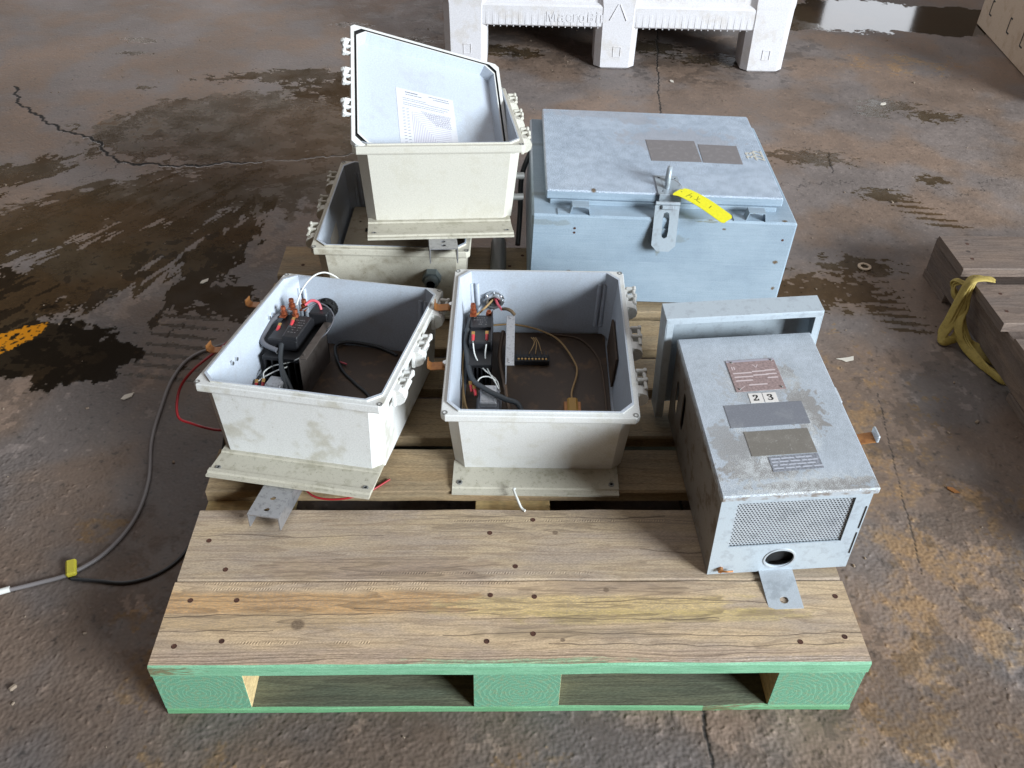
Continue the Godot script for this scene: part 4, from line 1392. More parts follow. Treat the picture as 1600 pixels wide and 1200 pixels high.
# ---------------------------------------------------------------- bins, second pallet, strap
func bin(c: Node3D, w: float, d: float, m: Material, writing: bool) -> void:
	var deck := 0.145
	# walls with a band low down and shallow ribs, front at z = 0
	for side in 4:
		var g := G.new()
		var len := w if side % 2 == 0 else d
		g.T = Transform3D(Basis(Vector3.UP, [0.0, PI / 2, PI, -PI / 2][side]), [Vector3(0, 0, 0), Vector3(w / 2, 0, -d / 2), Vector3(0, 0, -d), Vector3(-w / 2, 0, -d / 2)][side])
		var hl := len / 2 - 0.02
		var prof := [Vector2(-0.030, deck), Vector2(-0.008, deck), Vector2(-0.004, deck + 0.004), Vector2(-0.002, deck + 0.068), Vector2(-0.006, deck + 0.075), Vector2(-0.018, deck + 0.082), Vector2(-0.020, deck + 0.5), Vector2(-0.045, deck + 0.5), Vector2(-0.045, deck)]
		for k in prof.size():
			var a: Vector2 = prof[k]
			var b: Vector2 = prof[(k + 1) % prof.size()]
			var o := Vector3(0, -(b.x - a.x), b.y - a.y) 
			g.face([Vector3(-hl, a.y, a.x), Vector3(hl, a.y, a.x), Vector3(hl, b.y, b.x), Vector3(-hl, b.y, b.x)], o)
		var n := int(len / 0.024)
		for k in n:
			var x := -hl + 0.02 + (2 * hl - 0.04) * k / (n - 1)
			g.box(Vector3(x, deck + 0.29, -0.0195), Vector3(0.007, 0.40, 0.004), 0.0018)
			g.box(Vector3(x, deck + 0.034, -0.0030), Vector3(0.010, 0.058, 0.0012), 0.0005)
			if side == 0:
				g.cyl(Vector3(x, deck + 0.002, -0.014), Vector3(x, deck - 0.006, -0.014), 0.0030, 0.0022, 8)
		obj("side_wall", g, m, c)
	var g := G.new()
	g.box(Vector3(0, deck + 0.012, -d / 2), Vector3(w - 0.05, 0.02, d - 0.05), 0.002)
	for k in 24:
		g.box(Vector3(0, deck + 0.0, -0.05 - (d - 0.1) * k / 23.0), Vector3(w - 0.06, 0.012, 0.004), 0.001)
	obj("deck", g, m, c)
	for k in 2:  # added panels shutting the rear gap so the floor beneath stays dark
		g = G.new()
		g.box(Vector3((k - 0.5) * (w / 2 - 0.078), 0.075, -d + 0.05), Vector3(w / 2 - 0.23, 0.142, 0.02), 0.003)
		obj("added_shade_panel", g, m, c)
	for ix in 3:
		for iz in 3:
			var lw := 0.150 if ix == 1 else 0.155
			var x := (ix - 1) * (w / 2 - 0.078)
			var z: float = [-0.074, -d / 2, -d + 0.074][iz]
			var q := G.new()
			var rings := []
			for r in [[0.0, 0.44], [0.006, 0.485], [0.06, 0.49], [deck - 0.01, 0.495], [deck + 0.07, 0.505], [deck + 0.085, 0.52], [deck + 0.16, 0.58 if ix == 1 else 0.52], [deck + 0.24, 0.66 if ix == 1 else 0.53]]:
				rings.append(octo(lw * r[1], 0.148 * minf(r[1], 0.51), 0.022, r[0], 0.0).map(func(p): return p + Vector3(x, 0, z)))
			q.face(rings[0], Vector3.DOWN)
			for k in rings.size() - 1:
				q.band(rings[k], rings[k + 1], 1)
			q.face(rings[rings.size() - 1], Vector3.UP)
			var leg := obj("leg", q, m, c)
			if iz == 0:
				var t := G.new()
				t.T = Transform3D(Basis(Vector3.RIGHT, 0.02), Vector3(x + 0.005, 0.062, z + 0.0735))
				for s in [-1, 1]:
					t.box(Vector3(s * 0.013, 0, 0), Vector3(0.0022, 0.034, 0.0022), 0.0006)
					t.box(Vector3(0, s * 0.017, 0), Vector3(0.028, 0.0022, 0.0022), 0.0006)
				obj("moulded_square", t, m, leg)
	if writing:
		letters(c, "MacroBin", 0.036, Transform3D(Basis.IDENTITY, Vector3(-0.145, deck + 0.034, -0.0012)), m, "embossed_lettering", false)
		var a := G.new()
		a.T = Transform3D(Basis.IDENTITY, Vector3(0.0, deck + 0.055, 0.002))
		for s in [-1, 1]:
			a.box(Vector3(s * 0.016, 0, 0), Vector3(0.003, 0.062, 0.003), 0.0008, Basis(Vector3.BACK, s * 0.45))
		obj("embossed_arrow", a, m, c)

func bins() -> void:
	var b := thing("plastic_bin", "big white plastic bin on feet standing behind the pallet", "bin", Vector3(0.412, 0, -2.515), Vector3(0, -0.03, 0), "bulk plastic bins")
	bin(b, 1.225, 1.1, M.binwhite, true)
	# the second one: closed skirt with cut hooks along the foot
	var c := thing("plastic_bin", "beige plastic bin cut off by the frame in the top right corner", "bin", Vector3(1.94, 0, -2.78), Vector3(0, -0.115, 0), "bulk plastic bins")
	var g := G.new()
	g.T = Transform3D(Basis(Vector3(0, 0, 1), Vector3.UP, Vector3(-1, 0, 0)), Vector3.ZERO)
	g.plate(Rect2(-0.28, 0.004, 0.9, 0.46), [], 0.03)
	obj("side_wall", g, M.binbeige, c)
	g = G.new()
	g.box(Vector3(0.42, 0.234, -0.265), Vector3(0.77, 0.46, 0.03), 0.006)
	obj("side_wall", g, M.binbeige, c)
	g = G.new()
	g.box(Vector3(0.42, 0.234, 0.605), Vector3(0.77, 0.46, 0.03), 0.006)
	obj("side_wall", g, M.binbeige, c)
	g = G.new()
	g.box(Vector3(0.42, 0.06, 0.17), Vector3(0.77, 0.03, 0.83), 0.004)
	obj("deck", g, M.binbeige, c)
	for z in [-0.19, 0.02, 0.17, 0.34]:
		g = G.new()
		for s in [[0.0, 0.02, 0.006, 0.052], [0.012, -0.006, 0.026, 0.006], [0.008, 0.046, 0.018, 0.006]]:
			g.box(Vector3(-0.0004, 0.075 + s[1], z + s[0]), Vector3(0.0014, s[3], s[2]), 0.0004)
		obj("cut_hook", g, M.ink, c)

func second_pallet() -> void:
	var p := thing("timber_pallet", "grey weathered pallet at the right edge with a yellow strap round it", "pallet", Vector3(1.033, 0, 0))
	var rows := [[-0.998, -1.142], [-0.79, -0.938], [-0.60, -0.74], [-0.40, -0.545], [-0.20, -0.345]]
	for r in rows:
		var o := obj("deck_board", board(Vector3(0.9, 0.022, r[0] - r[1]), int(-r[0] * 97), null, M.greywood, Vector2(r[0] * 3.1, r[0])), null, p)
		o.position = Vector3(0.45, 0.119, (r[0] + r[1]) / 2)
		for x in [0.025, 0.04]:
			nail(o, Vector3(x - 0.45 + (0.012 if r == rows[0] else 0.0), 0.011, 0.03 if x < 0.03 else -0.035))
	for x in [0.028, 0.46, 0.88]:
		var o := obj("stringer", board(Vector3(1.0, 0.087, 0.038), int(x * 131), null, M.greywood, Vector2(x, x * 3.0)), null, p)
		o.rotation.y = PI / 2
		o.position = Vector3(x + 0.006, 0.0645, -0.672)
	for r in [[-1.05, -1.172], [-0.58, -0.70], [-0.2, -0.32]]:
		var o := obj("bottom_board", board(Vector3(0.9, 0.02, r[0] - r[1]), 33, null, M.greywood, Vector2(r[0], 0.2)), null, p)
		o.position = Vector3(0.462, 0.0105, (r[0] + r[1]) / 2)
	var s := thing("webbing_strap", "loose twisted yellow webbing strap hanging over the grey pallet", "strap")
	var paths := [
		[[1.075, 0.128, -0.958], [1.055, 0.136, -0.950], [1.030, 0.136, -0.945], [1.016, 0.124, -0.936], [1.006, 0.09, -0.922], [0.992, 0.05, -0.906], [0.980, 0.018, -0.898], [0.986, 0.012, -0.886], [1.005, 0.016, -0.884], [1.014, 0.03, -0.888]],
		[[1.072, 0.132, -0.948], [1.045, 0.140, -0.942], [1.022, 0.136, -0.934], [1.014, 0.108, -0.926], [1.016, 0.08, -0.918], [1.008, 0.06, -0.900], [1.012, 0.034, -0.880], [1.022, 0.016, -0.856], [1.034, 0.010, -0.806], [1.046, 0.010, -0.770], [1.066, 0.011, -0.742], [1.12, 0.011, -0.73]],
		[[1.014, 0.09, -0.924], [1.010, 0.055, -0.902], [1.018, 0.028, -0.872], [1.036, 0.014, -0.862], [1.060, 0.012, -0.83], [1.085, 0.012, -0.80], [1.13, 0.012, -0.79]],
		[[1.024, 0.12, -0.945], [1.008, 0.122, -0.958], [1.0, 0.112, -0.962], [1.002, 0.098, -0.95], [1.01, 0.09, -0.935]]]
	for k in paths.size():
		var g := G.new()
		var pts := []
		for q in paths[k]:
			pts.append(Vector3(q[0], q[1], q[2]))
		for j in 3:
			var sh := []
			for i in pts.size():
				var tw := i * 0.8 + k
				sh.append(pts[i] + Vector3(cos(tw), 0.25, sin(tw)) * 0.0052 * (j - 1) + Vector3(0, 0.001, 0))
			g.tube(sh, [0.0095, 0.0085, 0.0105, 0.0085][k], 10, 6, 0.34)
		obj("webbing_fold", g, M.strap, s)

# ---------------------------------------------------------------- leads and litter on the floor
func leads() -> void:
	var c := thing("electrical_cable", "grey cable snaking over the floor left of the pallet with a yellow marker", "cable")
	var p := []
	for q in [[-0.822, -0.214], [-0.771, -0.231], [-0.726, -0.25], [-0.683, -0.294], [-0.657, -0.368], [-0.66, -0.461], [-0.684, -0.563], [-0.693, -0.655], [-0.695, -0.755], [-0.672, -0.829], [-0.60, -0.88]]:
		p.append([q[0], 0.0045, q[1]])
	wire(c, p, 0.0036, M.greycable, "sheath")
	var g := G.new()
	g.cyl(Vector3(-0.838, 0.0055, -0.208), Vector3(-0.812, 0.0055, -0.218), 0.0052, -1, 12)
	obj("end_sleeve", g, M.white, c)
	wire(c, [[-0.834, 0.006, -0.21], [-0.852, 0.006, -0.2], [-0.862, 0.004, -0.17]], 0.0016, M.white, "core")
	wire(c, [[-0.834, 0.007, -0.208], [-0.85, 0.007, -0.194], [-0.856, 0.004, -0.165]], 0.0016, M.red, "core")
	g = G.new()
	g.box(Vector3(-0.727, 0.0085, -0.258), Vector3(0.017, 0.010, 0.034), 0.003, Basis(Vector3.UP, 0.35))
	obj("marker", g, M.yellowtape, c)
	c = thing("electrical_cable", "thin black cable curling from the yellow marker to the pallet's left side", "cable")
	p = [[-0.722, 0.0032, -0.240], [-0.681, 0.0032, -0.236], [-0.628, 0.0032, -0.232], [-0.581, 0.0032, -0.252], [-0.549, 0.004, -0.297], [-0.530, 0.012, -0.383], [-0.522, 0.04, -0.461], [-0.512, 0.10, -0.53], [-0.492, 0.124, -0.574], [-0.47, 0.124, -0.6]]
	wire(c, p, 0.003, M.cable, "sheath")
	c = thing("electrical_cable", "red wire looping out beside the left enclosure", "wire")
	wire(c, [[-0.50, 0.21, -0.63], [-0.537, 0.2, -0.586], [-0.565, 0.19, -0.552], [-0.584, 0.17, -0.523], [-0.579, 0.15, -0.478], [-0.554, 0.14, -0.469], [-0.515, 0.13, -0.464], [-0.48, 0.1245, -0.47]], 0.0024, M.redwire, "sheath")
	c = thing("electrical_cable", "short red wire lying under the left enclosure's front foot", "wire")
	wire(c, [[-0.345, 0.1235, -0.34], [-0.325, 0.1238, -0.315], [-0.300, 0.1238, -0.306], [-0.265, 0.1238, -0.308], [-0.232, 0.1242, -0.322], [-0.20, 0.1242, -0.35]], 0.0018, M.redwire, "sheath")
	c = thing("electrical_cable", "black cable bent between the upper cream box and the blue cabinet", "cable")
	wire(c, [[0.105, 0.325, -1.26], [0.075, 0.318, -1.235], [0.052, 0.285, -1.21], [0.038, 0.24, -1.195], [0.036, 0.18, -1.16], [0.03, 0.128, -1.09]], 0.006, M.cable, "sheath")
	c = thing("conduit_pipe", "grey steel pipe lying in the gap beside the blue cabinet", "pipe")
	wire(c, [[-0.018, 0.1405, -0.84], [-0.016, 0.1405, -0.96], [-0.014, 0.1405, -1.08]], 0.0175, M.dull, "tube")
	c = thing("tie_scrap", "scrap of white cable tie in the eyelet of the middle enclosure's foot", "cable tie")
	wire(c, [[0.008, 0.1335, -0.320], [0.006, 0.1365, -0.314], [0.012, 0.131, -0.298], [0.018, 0.1245, -0.286], [0.024, 0.1240, -0.280]], 0.0022, M.white, "strip")
	# litter that can be told apart
	c = thing("metal_washer", "small pale washer lying on the floor right of the blue cabinet", "washer", Vector3(0.908, 0.0015, -1.204))
	g = G.new()
	g.lathe([Vector2(0.017, 0.0), Vector2(0.0168, 0.0026), Vector2(0.010, 0.003), Vector2(0.0098, 0.0)], 20)
	obj("ring", g, M.binbeige, c)
	c = thing("paper_scrap", "torn white scrap of paper on the floor right of the vented cabinet", "paper scrap", Vector3(0.749, 0.0012, -0.829), Vector3(0, 0.2, 0))
	g = G.new()
	g.T = Transform3D(Basis(Vector3.RIGHT, Vector3.FORWARD, Vector3.UP), Vector3.ZERO)
	g.prism(PackedVector2Array([Vector2(-0.022, 0.008), Vector2(0.004, 0.007), Vector2(0.021, 0.009), Vector2(0.014, -0.004), Vector2(0.004, -0.005), Vector2(-0.006, -0.006), Vector2(-0.012, 0.001)]), 0.0, 0.0008)
	obj("sheet", g, M.paper, c)
	var spots := [[1.301, -2.226, 0.016, "pale chip on a damp print on the floor at upper right"], [0.607, -2.402, 0.014, "white chip on the floor in front of the white bin"], [-0.772, -0.701, 0.015, "pale straw chip on the floor left of the left enclosure"], [-0.719, -1.123, 0.013, "white chip on the dark floor spill left of the pallet"], [0.83, -0.44, 0.012, "brown chip on the floor right of the vented cabinet"]]
	for s in spots:
		c = thing("litter_chip", s[3], "chip", Vector3(s[0], 0.001, s[1]), Vector3(0, s[0] * 3.0, 0), "chips littering the floor")
		g = G.new()
		g.T = Transform3D(Basis(Vector3.RIGHT, Vector3.FORWARD, Vector3.UP), Vector3.ZERO)
		var r: float = s[2]
		g.prism(PackedVector2Array([Vector2(-r, 0), Vector2(-r * 0.3, r * 0.5), Vector2(r * 0.8, r * 0.3), Vector2(r, -r * 0.1), Vector2(r * 0.2, -r * 0.45)]), 0.0, 0.002)
		obj("flake", g, M.bronze if s[2] == 0.012 else M.paper, c)
	# crumbs nobody could count
	var rg := RandomNumberGenerator.new()
	rg.seed = 5
	g = G.new()
	for k in 420:
		var x := rg.randf_range(-1.6, 1.8)
		var z := rg.randf_range(-3.0, 0.15)
		if absf(x) < 0.53 and z > -1.12 and z < 0.02:
			continue
		var r := rg.randf_range(0.0012, 0.0042) * (1.0 if rg.randf() > 0.08 else 1.8)
		g.box(Vector3(x, r * 0.3, z), Vector3(r * 1.6, r * 0.8, r), r * 0.25, Basis(Vector3.UP, rg.randf() * TAU))
	var st := obj("floor_debris", g, M.crumb)
	tag(st, "scattered crumbs of grit and dirt on the floor", "debris", "", "stuff")

# ---------------------------------------------------------------- prints
func stroke(d: PackedByteArray, w: int, h: int, pts: Array, width: float, c: Color) -> void:
	for i in pts.size() - 1:
		var a: Vector2 = pts[i]
		var b: Vector2 = pts[i + 1]
		var n := int(a.distance_to(b)) + 1
		for s in n + 1:
			var p := a.lerp(b, float(s) / n)
			for y in range(int(p.y - width), int(p.y + width) + 2):
				for x in range(int(p.x - width), int(p.x + width) + 2):
					if x >= 0 and y >= 0 and x < w and y < h:
						var k := clampf(width + 0.5 - Vector2(x, y).distance_to(p), 0, 1)
						if k > 0.0:
							var j := (y * w + x) * 3
							put3(d, j, Color(d[j] / 255.0, d[j + 1] / 255.0, d[j + 2] / 255.0).lerp(c, k))

func page(w: int, h: int, c: Color, sd: int, mottle := 0.05) -> PackedByteArray:
	var nz := field(w, h, 0.05, sd, 4)
	var d := PackedByteArray()
	d.resize(w * h * 3)
	for i in w * h:
		put3(d, i * 3, c * (1.0 + (nz[i] / 255.0 - 0.5) * mottle * 2.0))
	return d

func make_prints() -> void:
	var ink := Color(0.25, 0.26, 0.32)
	# wiring sheet in the lid
	var w := 372
	var h := 570
	var d := page(w, h, Color(0.80, 0.80, 0.82), 3, 0.02)
	var rg := RandomNumberGenerator.new()
	rg.seed = 8
	for r in [[60, 24, 130, 3.0], [60, 44, 150, 2.0], [210, 22, 330, 2.0], [240, 40, 340, 2.0], [40, 80, 190, 1.6], [40, 96, 200, 1.6], [200, 100, 340, 1.6], [40, 120, 320, 1.6], [40, 136, 300, 1.6]]:
		var x: float = r[0]
		while x < r[2]:
			var l := rg.randf_range(3, 12)
			stroke(d, w, h, [Vector2(x, r[1]), Vector2(x + l, r[1])], r[3], ink)
			x += l + rg.randf_range(3, 7)
	for k in 16:
		var y := 170 + k * 26
		for q in 2:
			stroke(d, w, h, [Vector2(30 + q * 26, y + 6), Vector2(44 + q * 26, y)], 1.4, ink)
		var x0 := 90 + k * 11
		if x0 < 260:
			stroke(d, w, h, [Vector2(x0, 560), Vector2(x0, 190 + k * 16), Vector2(330, 176 + k * 16)], 1.0, Color(0.55, 0.5, 0.6))
		var x := 150.0 + k * 8
		while x < 335 and k < 12:
			stroke(d, w, h, [Vector2(x, 168 + k * 9), Vector2(x + 5, 168 + k * 9)], 1.2, ink)
			x += rg.randf_range(9, 15)
	M.sheet = uvmat(tex(w, h, d), Vector2(0.124, 0.19), Vector2(0.5, 0.5), 0.7)
	# nameplate
	w = 308
	h = 284
	d = page(w, h, Color(0.56, 0.48, 0.47), 4, 0.16)
	var pale := Color(0.78, 0.72, 0.72)
	for r in [[20, 120, 120], [140, 112, 90], [222, 108, 70], [20, 154, 120], [140, 146, 100], [222, 142, 70], [20, 188, 110], [222, 176, 70], [90, 230, 120]]:
		stroke(d, w, h, [Vector2(r[0] + 4, r[1]), Vector2(r[0] + r[2] - 8, r[1])], 5.0, pale)
	stroke(d, w, h, [Vector2(24, 60), Vector2(24, 84)], 3.0, pale)
	stroke(d, w, h, [Vector2(38, 60), Vector2(38, 84)], 3.0, pale)
	stroke(d, w, h, [Vector2(160, 50), Vector2(176, 76), Vector2(190, 50)], 2.0, pale)
	stroke(d, w, h, [Vector2(6, 10), Vector2(300, 10)], 8.0, Color(0.62, 0.6, 0.64))
	stroke(d, w, h, [Vector2(20, 270), Vector2(60, 240)], 2.0, pale)
	M.nameplate = uvmat(tex(w, h, d), Vector2(0.077, 0.071), Vector2(0.5, 0.5), 0.4)
	# worn warning label
	w = 288
	h = 112
	d = page(w, h, Color(0.50, 0.51, 0.54), 5, 0.2)
	for k in 4:
		var x := 14.0
		while x < 260:
			var l := rg.randf_range(14, 50)
			stroke(d, w, h, [Vector2(x, 18 + k * 24), Vector2(x + l, 18 + k * 24)], 4.0, Color(0.72, 0.73, 0.77))
			x += l + rg.randf_range(6, 22)
	M.nlabel = uvmat(tex(w, h, d), Vector2(0.072, 0.028), Vector2(0.5, 0.5), 0.5)
	# the tag
	w = 420
	h = 96
	d = page(w, h, Color(0.93, 0.90, 0.16), 6, 0.03)
	var pen := Color(0.22, 0.22, 0.1)
	for s in [[Vector2(126, 26), Vector2(122, 72)], [Vector2(122, 52), Vector2(146, 46), Vector2(150, 66)], [Vector2(176, 24), Vector2(196, 60), Vector2(226, 64)], [Vector2(200, 34), Vector2(180, 62)], [Vector2(286, 34), Vector2(290, 58)], [Vector2(46, 40), Vector2(62, 44)]]:
		stroke(d, w, h, s, 1.6, pen)
	var m := mat(Color.WHITE, 0.55)
	m.albedo_texture = tex(w, h, d)
	M.tagpaper = m

# weathering of the two cabinets' outer faces: base colours, peeled patches round spots [x, z, rx, rz] in the unit square, scratches
func weathered(w: int, h: int, sd: int, base: Color, light: Color, brown: Color, spots: Array, grain: float, streak: float, rust: Array, chips := []) -> Array:
	var a := field(w, h, 3.0 / w, sd, 5)
	var b := field(w, h, 16.0 / w, sd + 1, 4)
	var c := field(w, h, 0.22, sd + 2, 3)
	var sn := noise(1.0, sd + 3, 3)
	var d := PackedByteArray()
	d.resize(w * h * 3)
	var hg := PackedByteArray()
	hg.resize(w * h)
	for y in h:
		for x in w:
			var i := y * w + x
			var n1 := a[i] / 255.0
			var n2 := b[i] / 255.0
			var n3 := c[i] / 255.0
			var u := float(x) / w
			var v := float(y) / h
			var st := 0.5 + 0.5 * sn.get_noise_2d(u * 4.0, v * 60.0) if streak > 0.0 else 0.5
			var col := base.lerp(light, clampf((0.2 + (n1 - 0.5) * 0.9) * (1.0 - streak) + (st - 0.4) * streak * 1.4, 0, 1))
			col = col.lerp(light * 1.08, smoothstep(0.50, 0.64, n3 * 0.85 + n2 * 0.15) * grain)
			col = col.lerp(base * 0.72, smoothstep(0.46, 0.34, n3 * 0.85 + n2 * 0.15) * grain * 0.8)
			var pe := 0.0
			for s in spots:
				var q := 1.0 - Vector2((u - s[0]) / s[2], (v - s[1]) / s[3]).length() + (n2 - 0.5) * 1.1 + (n3 - 0.5) * 0.5
				pe = maxf(pe, smoothstep(0.0, 0.12, q) * s[4])
			col = col.lerp(brown * (0.8 + n3 * 0.4), pe)
			for s in chips:
				var q := 1.0 - Vector2((u - s[0]) / s[2], (v - s[1]) / s[3]).length() * 0.8 + (n3 - 0.5) * 2.4 + (n2 - 0.5) * 1.0
				col = col.lerp(Color(0.82, 0.84, 0.85), smoothstep(0.55, 0.7, q) * s[4])
			var ru := 0.0
			for s in rust:
				var q := 1.0 - Vector2((u - s[0]) / s[2], (v - s[1]) / s[3]).length() + (n3 - 0.5) * 1.3
				ru = maxf(ru, smoothstep(0.0, 0.25, q))
			ru = maxf(ru, smoothstep(0.80, 0.86, n3 * 0.75 + n2 * 0.25) * 0.7)
			col = col.lerp(Color(0.36, 0.27, 0.17), ru * 0.8)
			put3(d, i * 3, col)
			hg[i] = int(clampf(0.6 + (n2 - 0.5) * 0.3 + (n3 - 0.5) * 0.25 - pe * 0.25, 0, 1) * 255.0)
	return [tex(w, h, d), tex(w, h, hg, Image.FORMAT_L8)]

func materials() -> void:
	# plastics of the enclosures
	var pl := grimy(Color(0.82, 0.82, 0.81), Color(0.76, 0.75, 0.71), Color(0.55, 0.51, 0.45), 0.5, 0.25, 100)
	M.plastic = tri(pl, 2.6, 0.45, 0.0, 0.015)
	var pd := grimy(Color(0.81, 0.81, 0.80), Color(0.68, 0.66, 0.60), Color(0.46, 0.44, 0.38), 0.7, 0.4, 110, 512, 0.009, 0.03)
	M.plastic_dirty = tri(pd, 2.2, 0.5, 0.0, 0.015)
	var cr := grimy(Color(0.765, 0.75, 0.705), Color(0.73, 0.71, 0.65), Color(0.5, 0.46, 0.38), 0.45, 0.2, 120)
	M.cream = tri(cr, 2.3, 0.45, 0.0, 0.012)
	var cd := grimy(Color(0.75, 0.73, 0.67), Color(0.64, 0.61, 0.54), Color(0.35, 0.3, 0.24), 0.8, 0.5, 130)
	M.cream_dirty = tri(cd, 2.1, 0.5, 0.0, 0.012)
	var ins := grimy(Color(0.72, 0.75, 0.79), Color(0.68, 0.69, 0.71), Color(0.42, 0.37, 0.32), 0.4, 0.22, 140, 512, 0.008, 0.04)
	M.inside = tri(ins, 1.9, 0.42, 0.0, 0.01)
	var ft := grimy(Color(0.72, 0.70, 0.64), Color(0.62, 0.60, 0.53), Color(0.27, 0.24, 0.20), 0.8, 0.9, 150)
	M.foot = tri(ft, 4.0, 0.5, 0.0, 0.02)
	var dp := grimy(Color(0.25, 0.19, 0.14), Color(0.36, 0.27, 0.18), Color(0.15, 0.12, 0.1), 1.0, 0.6, 160, 512, 0.01, 0.04)
	M.dirtpanel = tri(dp, 3.0, 0.6, 0.0, 0.03)
	M.darkpanel = tri(dp, 5.0, 0.7)
	var tp := grimy(Color(0.70, 0.65, 0.56), Color(0.60, 0.53, 0.44), Color(0.3, 0.25, 0.2), 0.8, 0.5, 170)
	M.tanpanel = tri(tp, 3.0, 0.6)
	# metals
	var gv := grimy(Color(0.66, 0.66, 0.67), Color(0.52, 0.52, 0.53), Color(0.8, 0.8, 0.8), 0.8, 0.6, 180, 512, 0.03, 0.09)
	M.galv = tri(gv, 5.0, 0.42, 0.75, 0.01)
	M.zinc = mat(Color(0.78, 0.79, 0.80), 0.28, 0.9)
	M.zincdull = tri(gv, 9.0, 0.45, 0.55)
	M.zincdark = tri(grimy(Color(0.36, 0.33, 0.31), Color(0.27, 0.24, 0.22), Color(0.5, 0.48, 0.46), 0.8, 0.5, 190, 256), 8.0, 0.5, 0.3)
	M.dull = mat(Color(0.50, 0.50, 0.49), 0.45, 0.5)
	M.gland = mat(Color(0.40, 0.44, 0.45), 0.4, 0.0)
	var bz := grimy(Color(0.62, 0.42, 0.24), Color(0.50, 0.32, 0.18), Color(0.3, 0.2, 0.13), 0.7, 0.4, 200, 256)
	M.bronze = tri(bz, 9.0, 0.45, 0.4)
	M.copper = tri(grimy(Color(0.60, 0.32, 0.20), Color(0.42, 0.22, 0.14), Color(0.72, 0.52, 0.3), 0.8, 0.4, 205, 256), 20.0, 0.45, 0.5)
	M.brass = mat(Color(0.72, 0.56, 0.34), 0.35, 0.8)
	M.coil = mat(Color(0.66, 0.50, 0.20), 0.5)
	M.nail = tri(grimy(Color(0.33, 0.21, 0.16), Color(0.22, 0.15, 0.12), Color(0.45, 0.28, 0.18), 0.8, 0.5, 210, 256), 30.0, 0.8, 0.2)
	# rubber, wires, small stuff
	M.black = mat(Color(0.03, 0.03, 0.03), 0.9)
	M.blackrub = mat(Color(0.10, 0.10, 0.10), 0.7)
	M.blacksink = mat(Color(0.10, 0.10, 0.11), 0.5)
	M.relay = mat(Color(0.13, 0.13, 0.14), 0.42)
	M.greyplastic = mat(Color(0.36, 0.36, 0.38), 0.5)
	M.cable = mat(Color(0.20, 0.21, 0.22), 0.45)
	M.greycable = mat(Color(0.46, 0.44, 0.44), 0.5)
	M.white = mat(Color(0.82, 0.82, 0.80), 0.45)
	M.tan = mat(Color(0.62, 0.50, 0.33), 0.6)
	M.brownwire = mat(Color(0.32, 0.25, 0.19), 0.6)
	M.tape = mat(Color(0.40, 0.33, 0.24), 0.7)
	M.red = mat(Color(0.72, 0.22, 0.24), 0.4)
	M.redwire = mat(Color(0.58, 0.10, 0.13), 0.4)
	M.pink = mat(Color(0.80, 0.35, 0.40), 0.45)
	M.yellowtape = mat(Color(0.74, 0.70, 0.22), 0.5)
	M.paper = mat(Color(0.80, 0.77, 0.72), 0.8)
	M.stickerwhite = mat(Color(0.84, 0.82, 0.80), 0.5)
	M.ink = mat(Color(0.10, 0.09, 0.09), 0.7)
	M.crumb = mat(Color(0.52, 0.46, 0.40), 0.9)
	# timber
	var pale := Color(0.76, 0.66, 0.53)
	var dark := Color(0.43, 0.35, 0.275)
	var grey := Color(0.66, 0.585, 0.51)
	var b0 := wood(1536, 222, 300, pale, dark, grey, [
		[0.27, 0.17, -0.2, 0.46, Color(0.70, 0.53, 0.34), 0.75], [0.32, 0.15, 0.38, 0.86, Color(0.74, 0.64, 0.42), 0.7], [0.50, 0.12, -0.2, 0.30, Color(0.64, 0.53, 0.38), 0.5], [0.45, 0.10, 0.50, 0.95, Color(0.66, 0.58, 0.36), 0.55],
		[0.90, 0.11, -0.2, 1.2, Color(0.66, 0.57, 0.51), 0.5], [0.96, 0.045, 0.33, 0.68, Color(0.54, 0.68, 0.53), 0.8], [0.95, 0.05, 0.72, 1.2, Color(0.72, 0.66, 0.62), 0.6], [0.1, 0.1, 0.5, 0.8, Color(0.50, 0.42, 0.35), 0.5], [0.62, 0.08, 0.42, 0.75, Color(0.52, 0.45, 0.36), 0.5]],
		[[0.193, 0.53, 19.0], [0.64, 0.12, 9.0], [0.57, 0.72, 7.0]], 6.0, 0.35, 0.26, 0.83, [[0.03, 0.04, 0.5], [0.10, 0.05, 0.38], [0.74, 0.1, 0.3]], [[0.43, 0.0, 0.3], [0.36, 0.27, 0.45], [0.66, 0.4, 1.0], [0.48, 0.44, 0.8], [0.78, 0.55, 0.97], [0.25, 0.6, 0.9], [0.6, 0.0, 0.16]])
	M.board0 = uvmat(b0[0], Vector2(1.0, 0.1436), Vector2(0.5, 0.5), 0.72, 0.0, b0[1], 0.07)
	var b1 := wood(1536, 222, 320, Color(0.69, 0.61, 0.50), dark, Color(0.62, 0.555, 0.49), [[0.85, 0.2, 0.1, 0.5, Color(0.53, 0.44, 0.37), 0.5], [0.2, 0.2, 0.3, 0.9, Color(0.60, 0.52, 0.40), 0.4]], [[0.07, 0.1, 8.0], [0.57, 0.35, 9.0]], 5.0, 0.6, 0.26, 2.0, [[0.18, 0.4, 0.75], [0.9, 0.3, 0.62]], [[0.12, 0.4, 0.75], [0.6, 0.7, 1.0], [0.4, 0.0, 0.3]])
	M.board1 = uvmat(b1[0], Vector2(1.0, 0.1436), Vector2(0.5, 0.5), 0.75, 0.0, b1[1], 0.07)
	var b2 := wood(1024, 256, 340, Color(0.62, 0.53, 0.40), Color(0.40, 0.32, 0.23), Color(0.53, 0.47, 0.38), [], [[0.3, 0.3, 9.0], [0.75, 0.7, 8.0]], 9.0, 0.4, 0.25)
	M.boards = uvmat(b2[0], Vector2(0.9, 0.22), Vector2(0.5, 0.5), 0.75, 0.0, b2[1], 0.1)
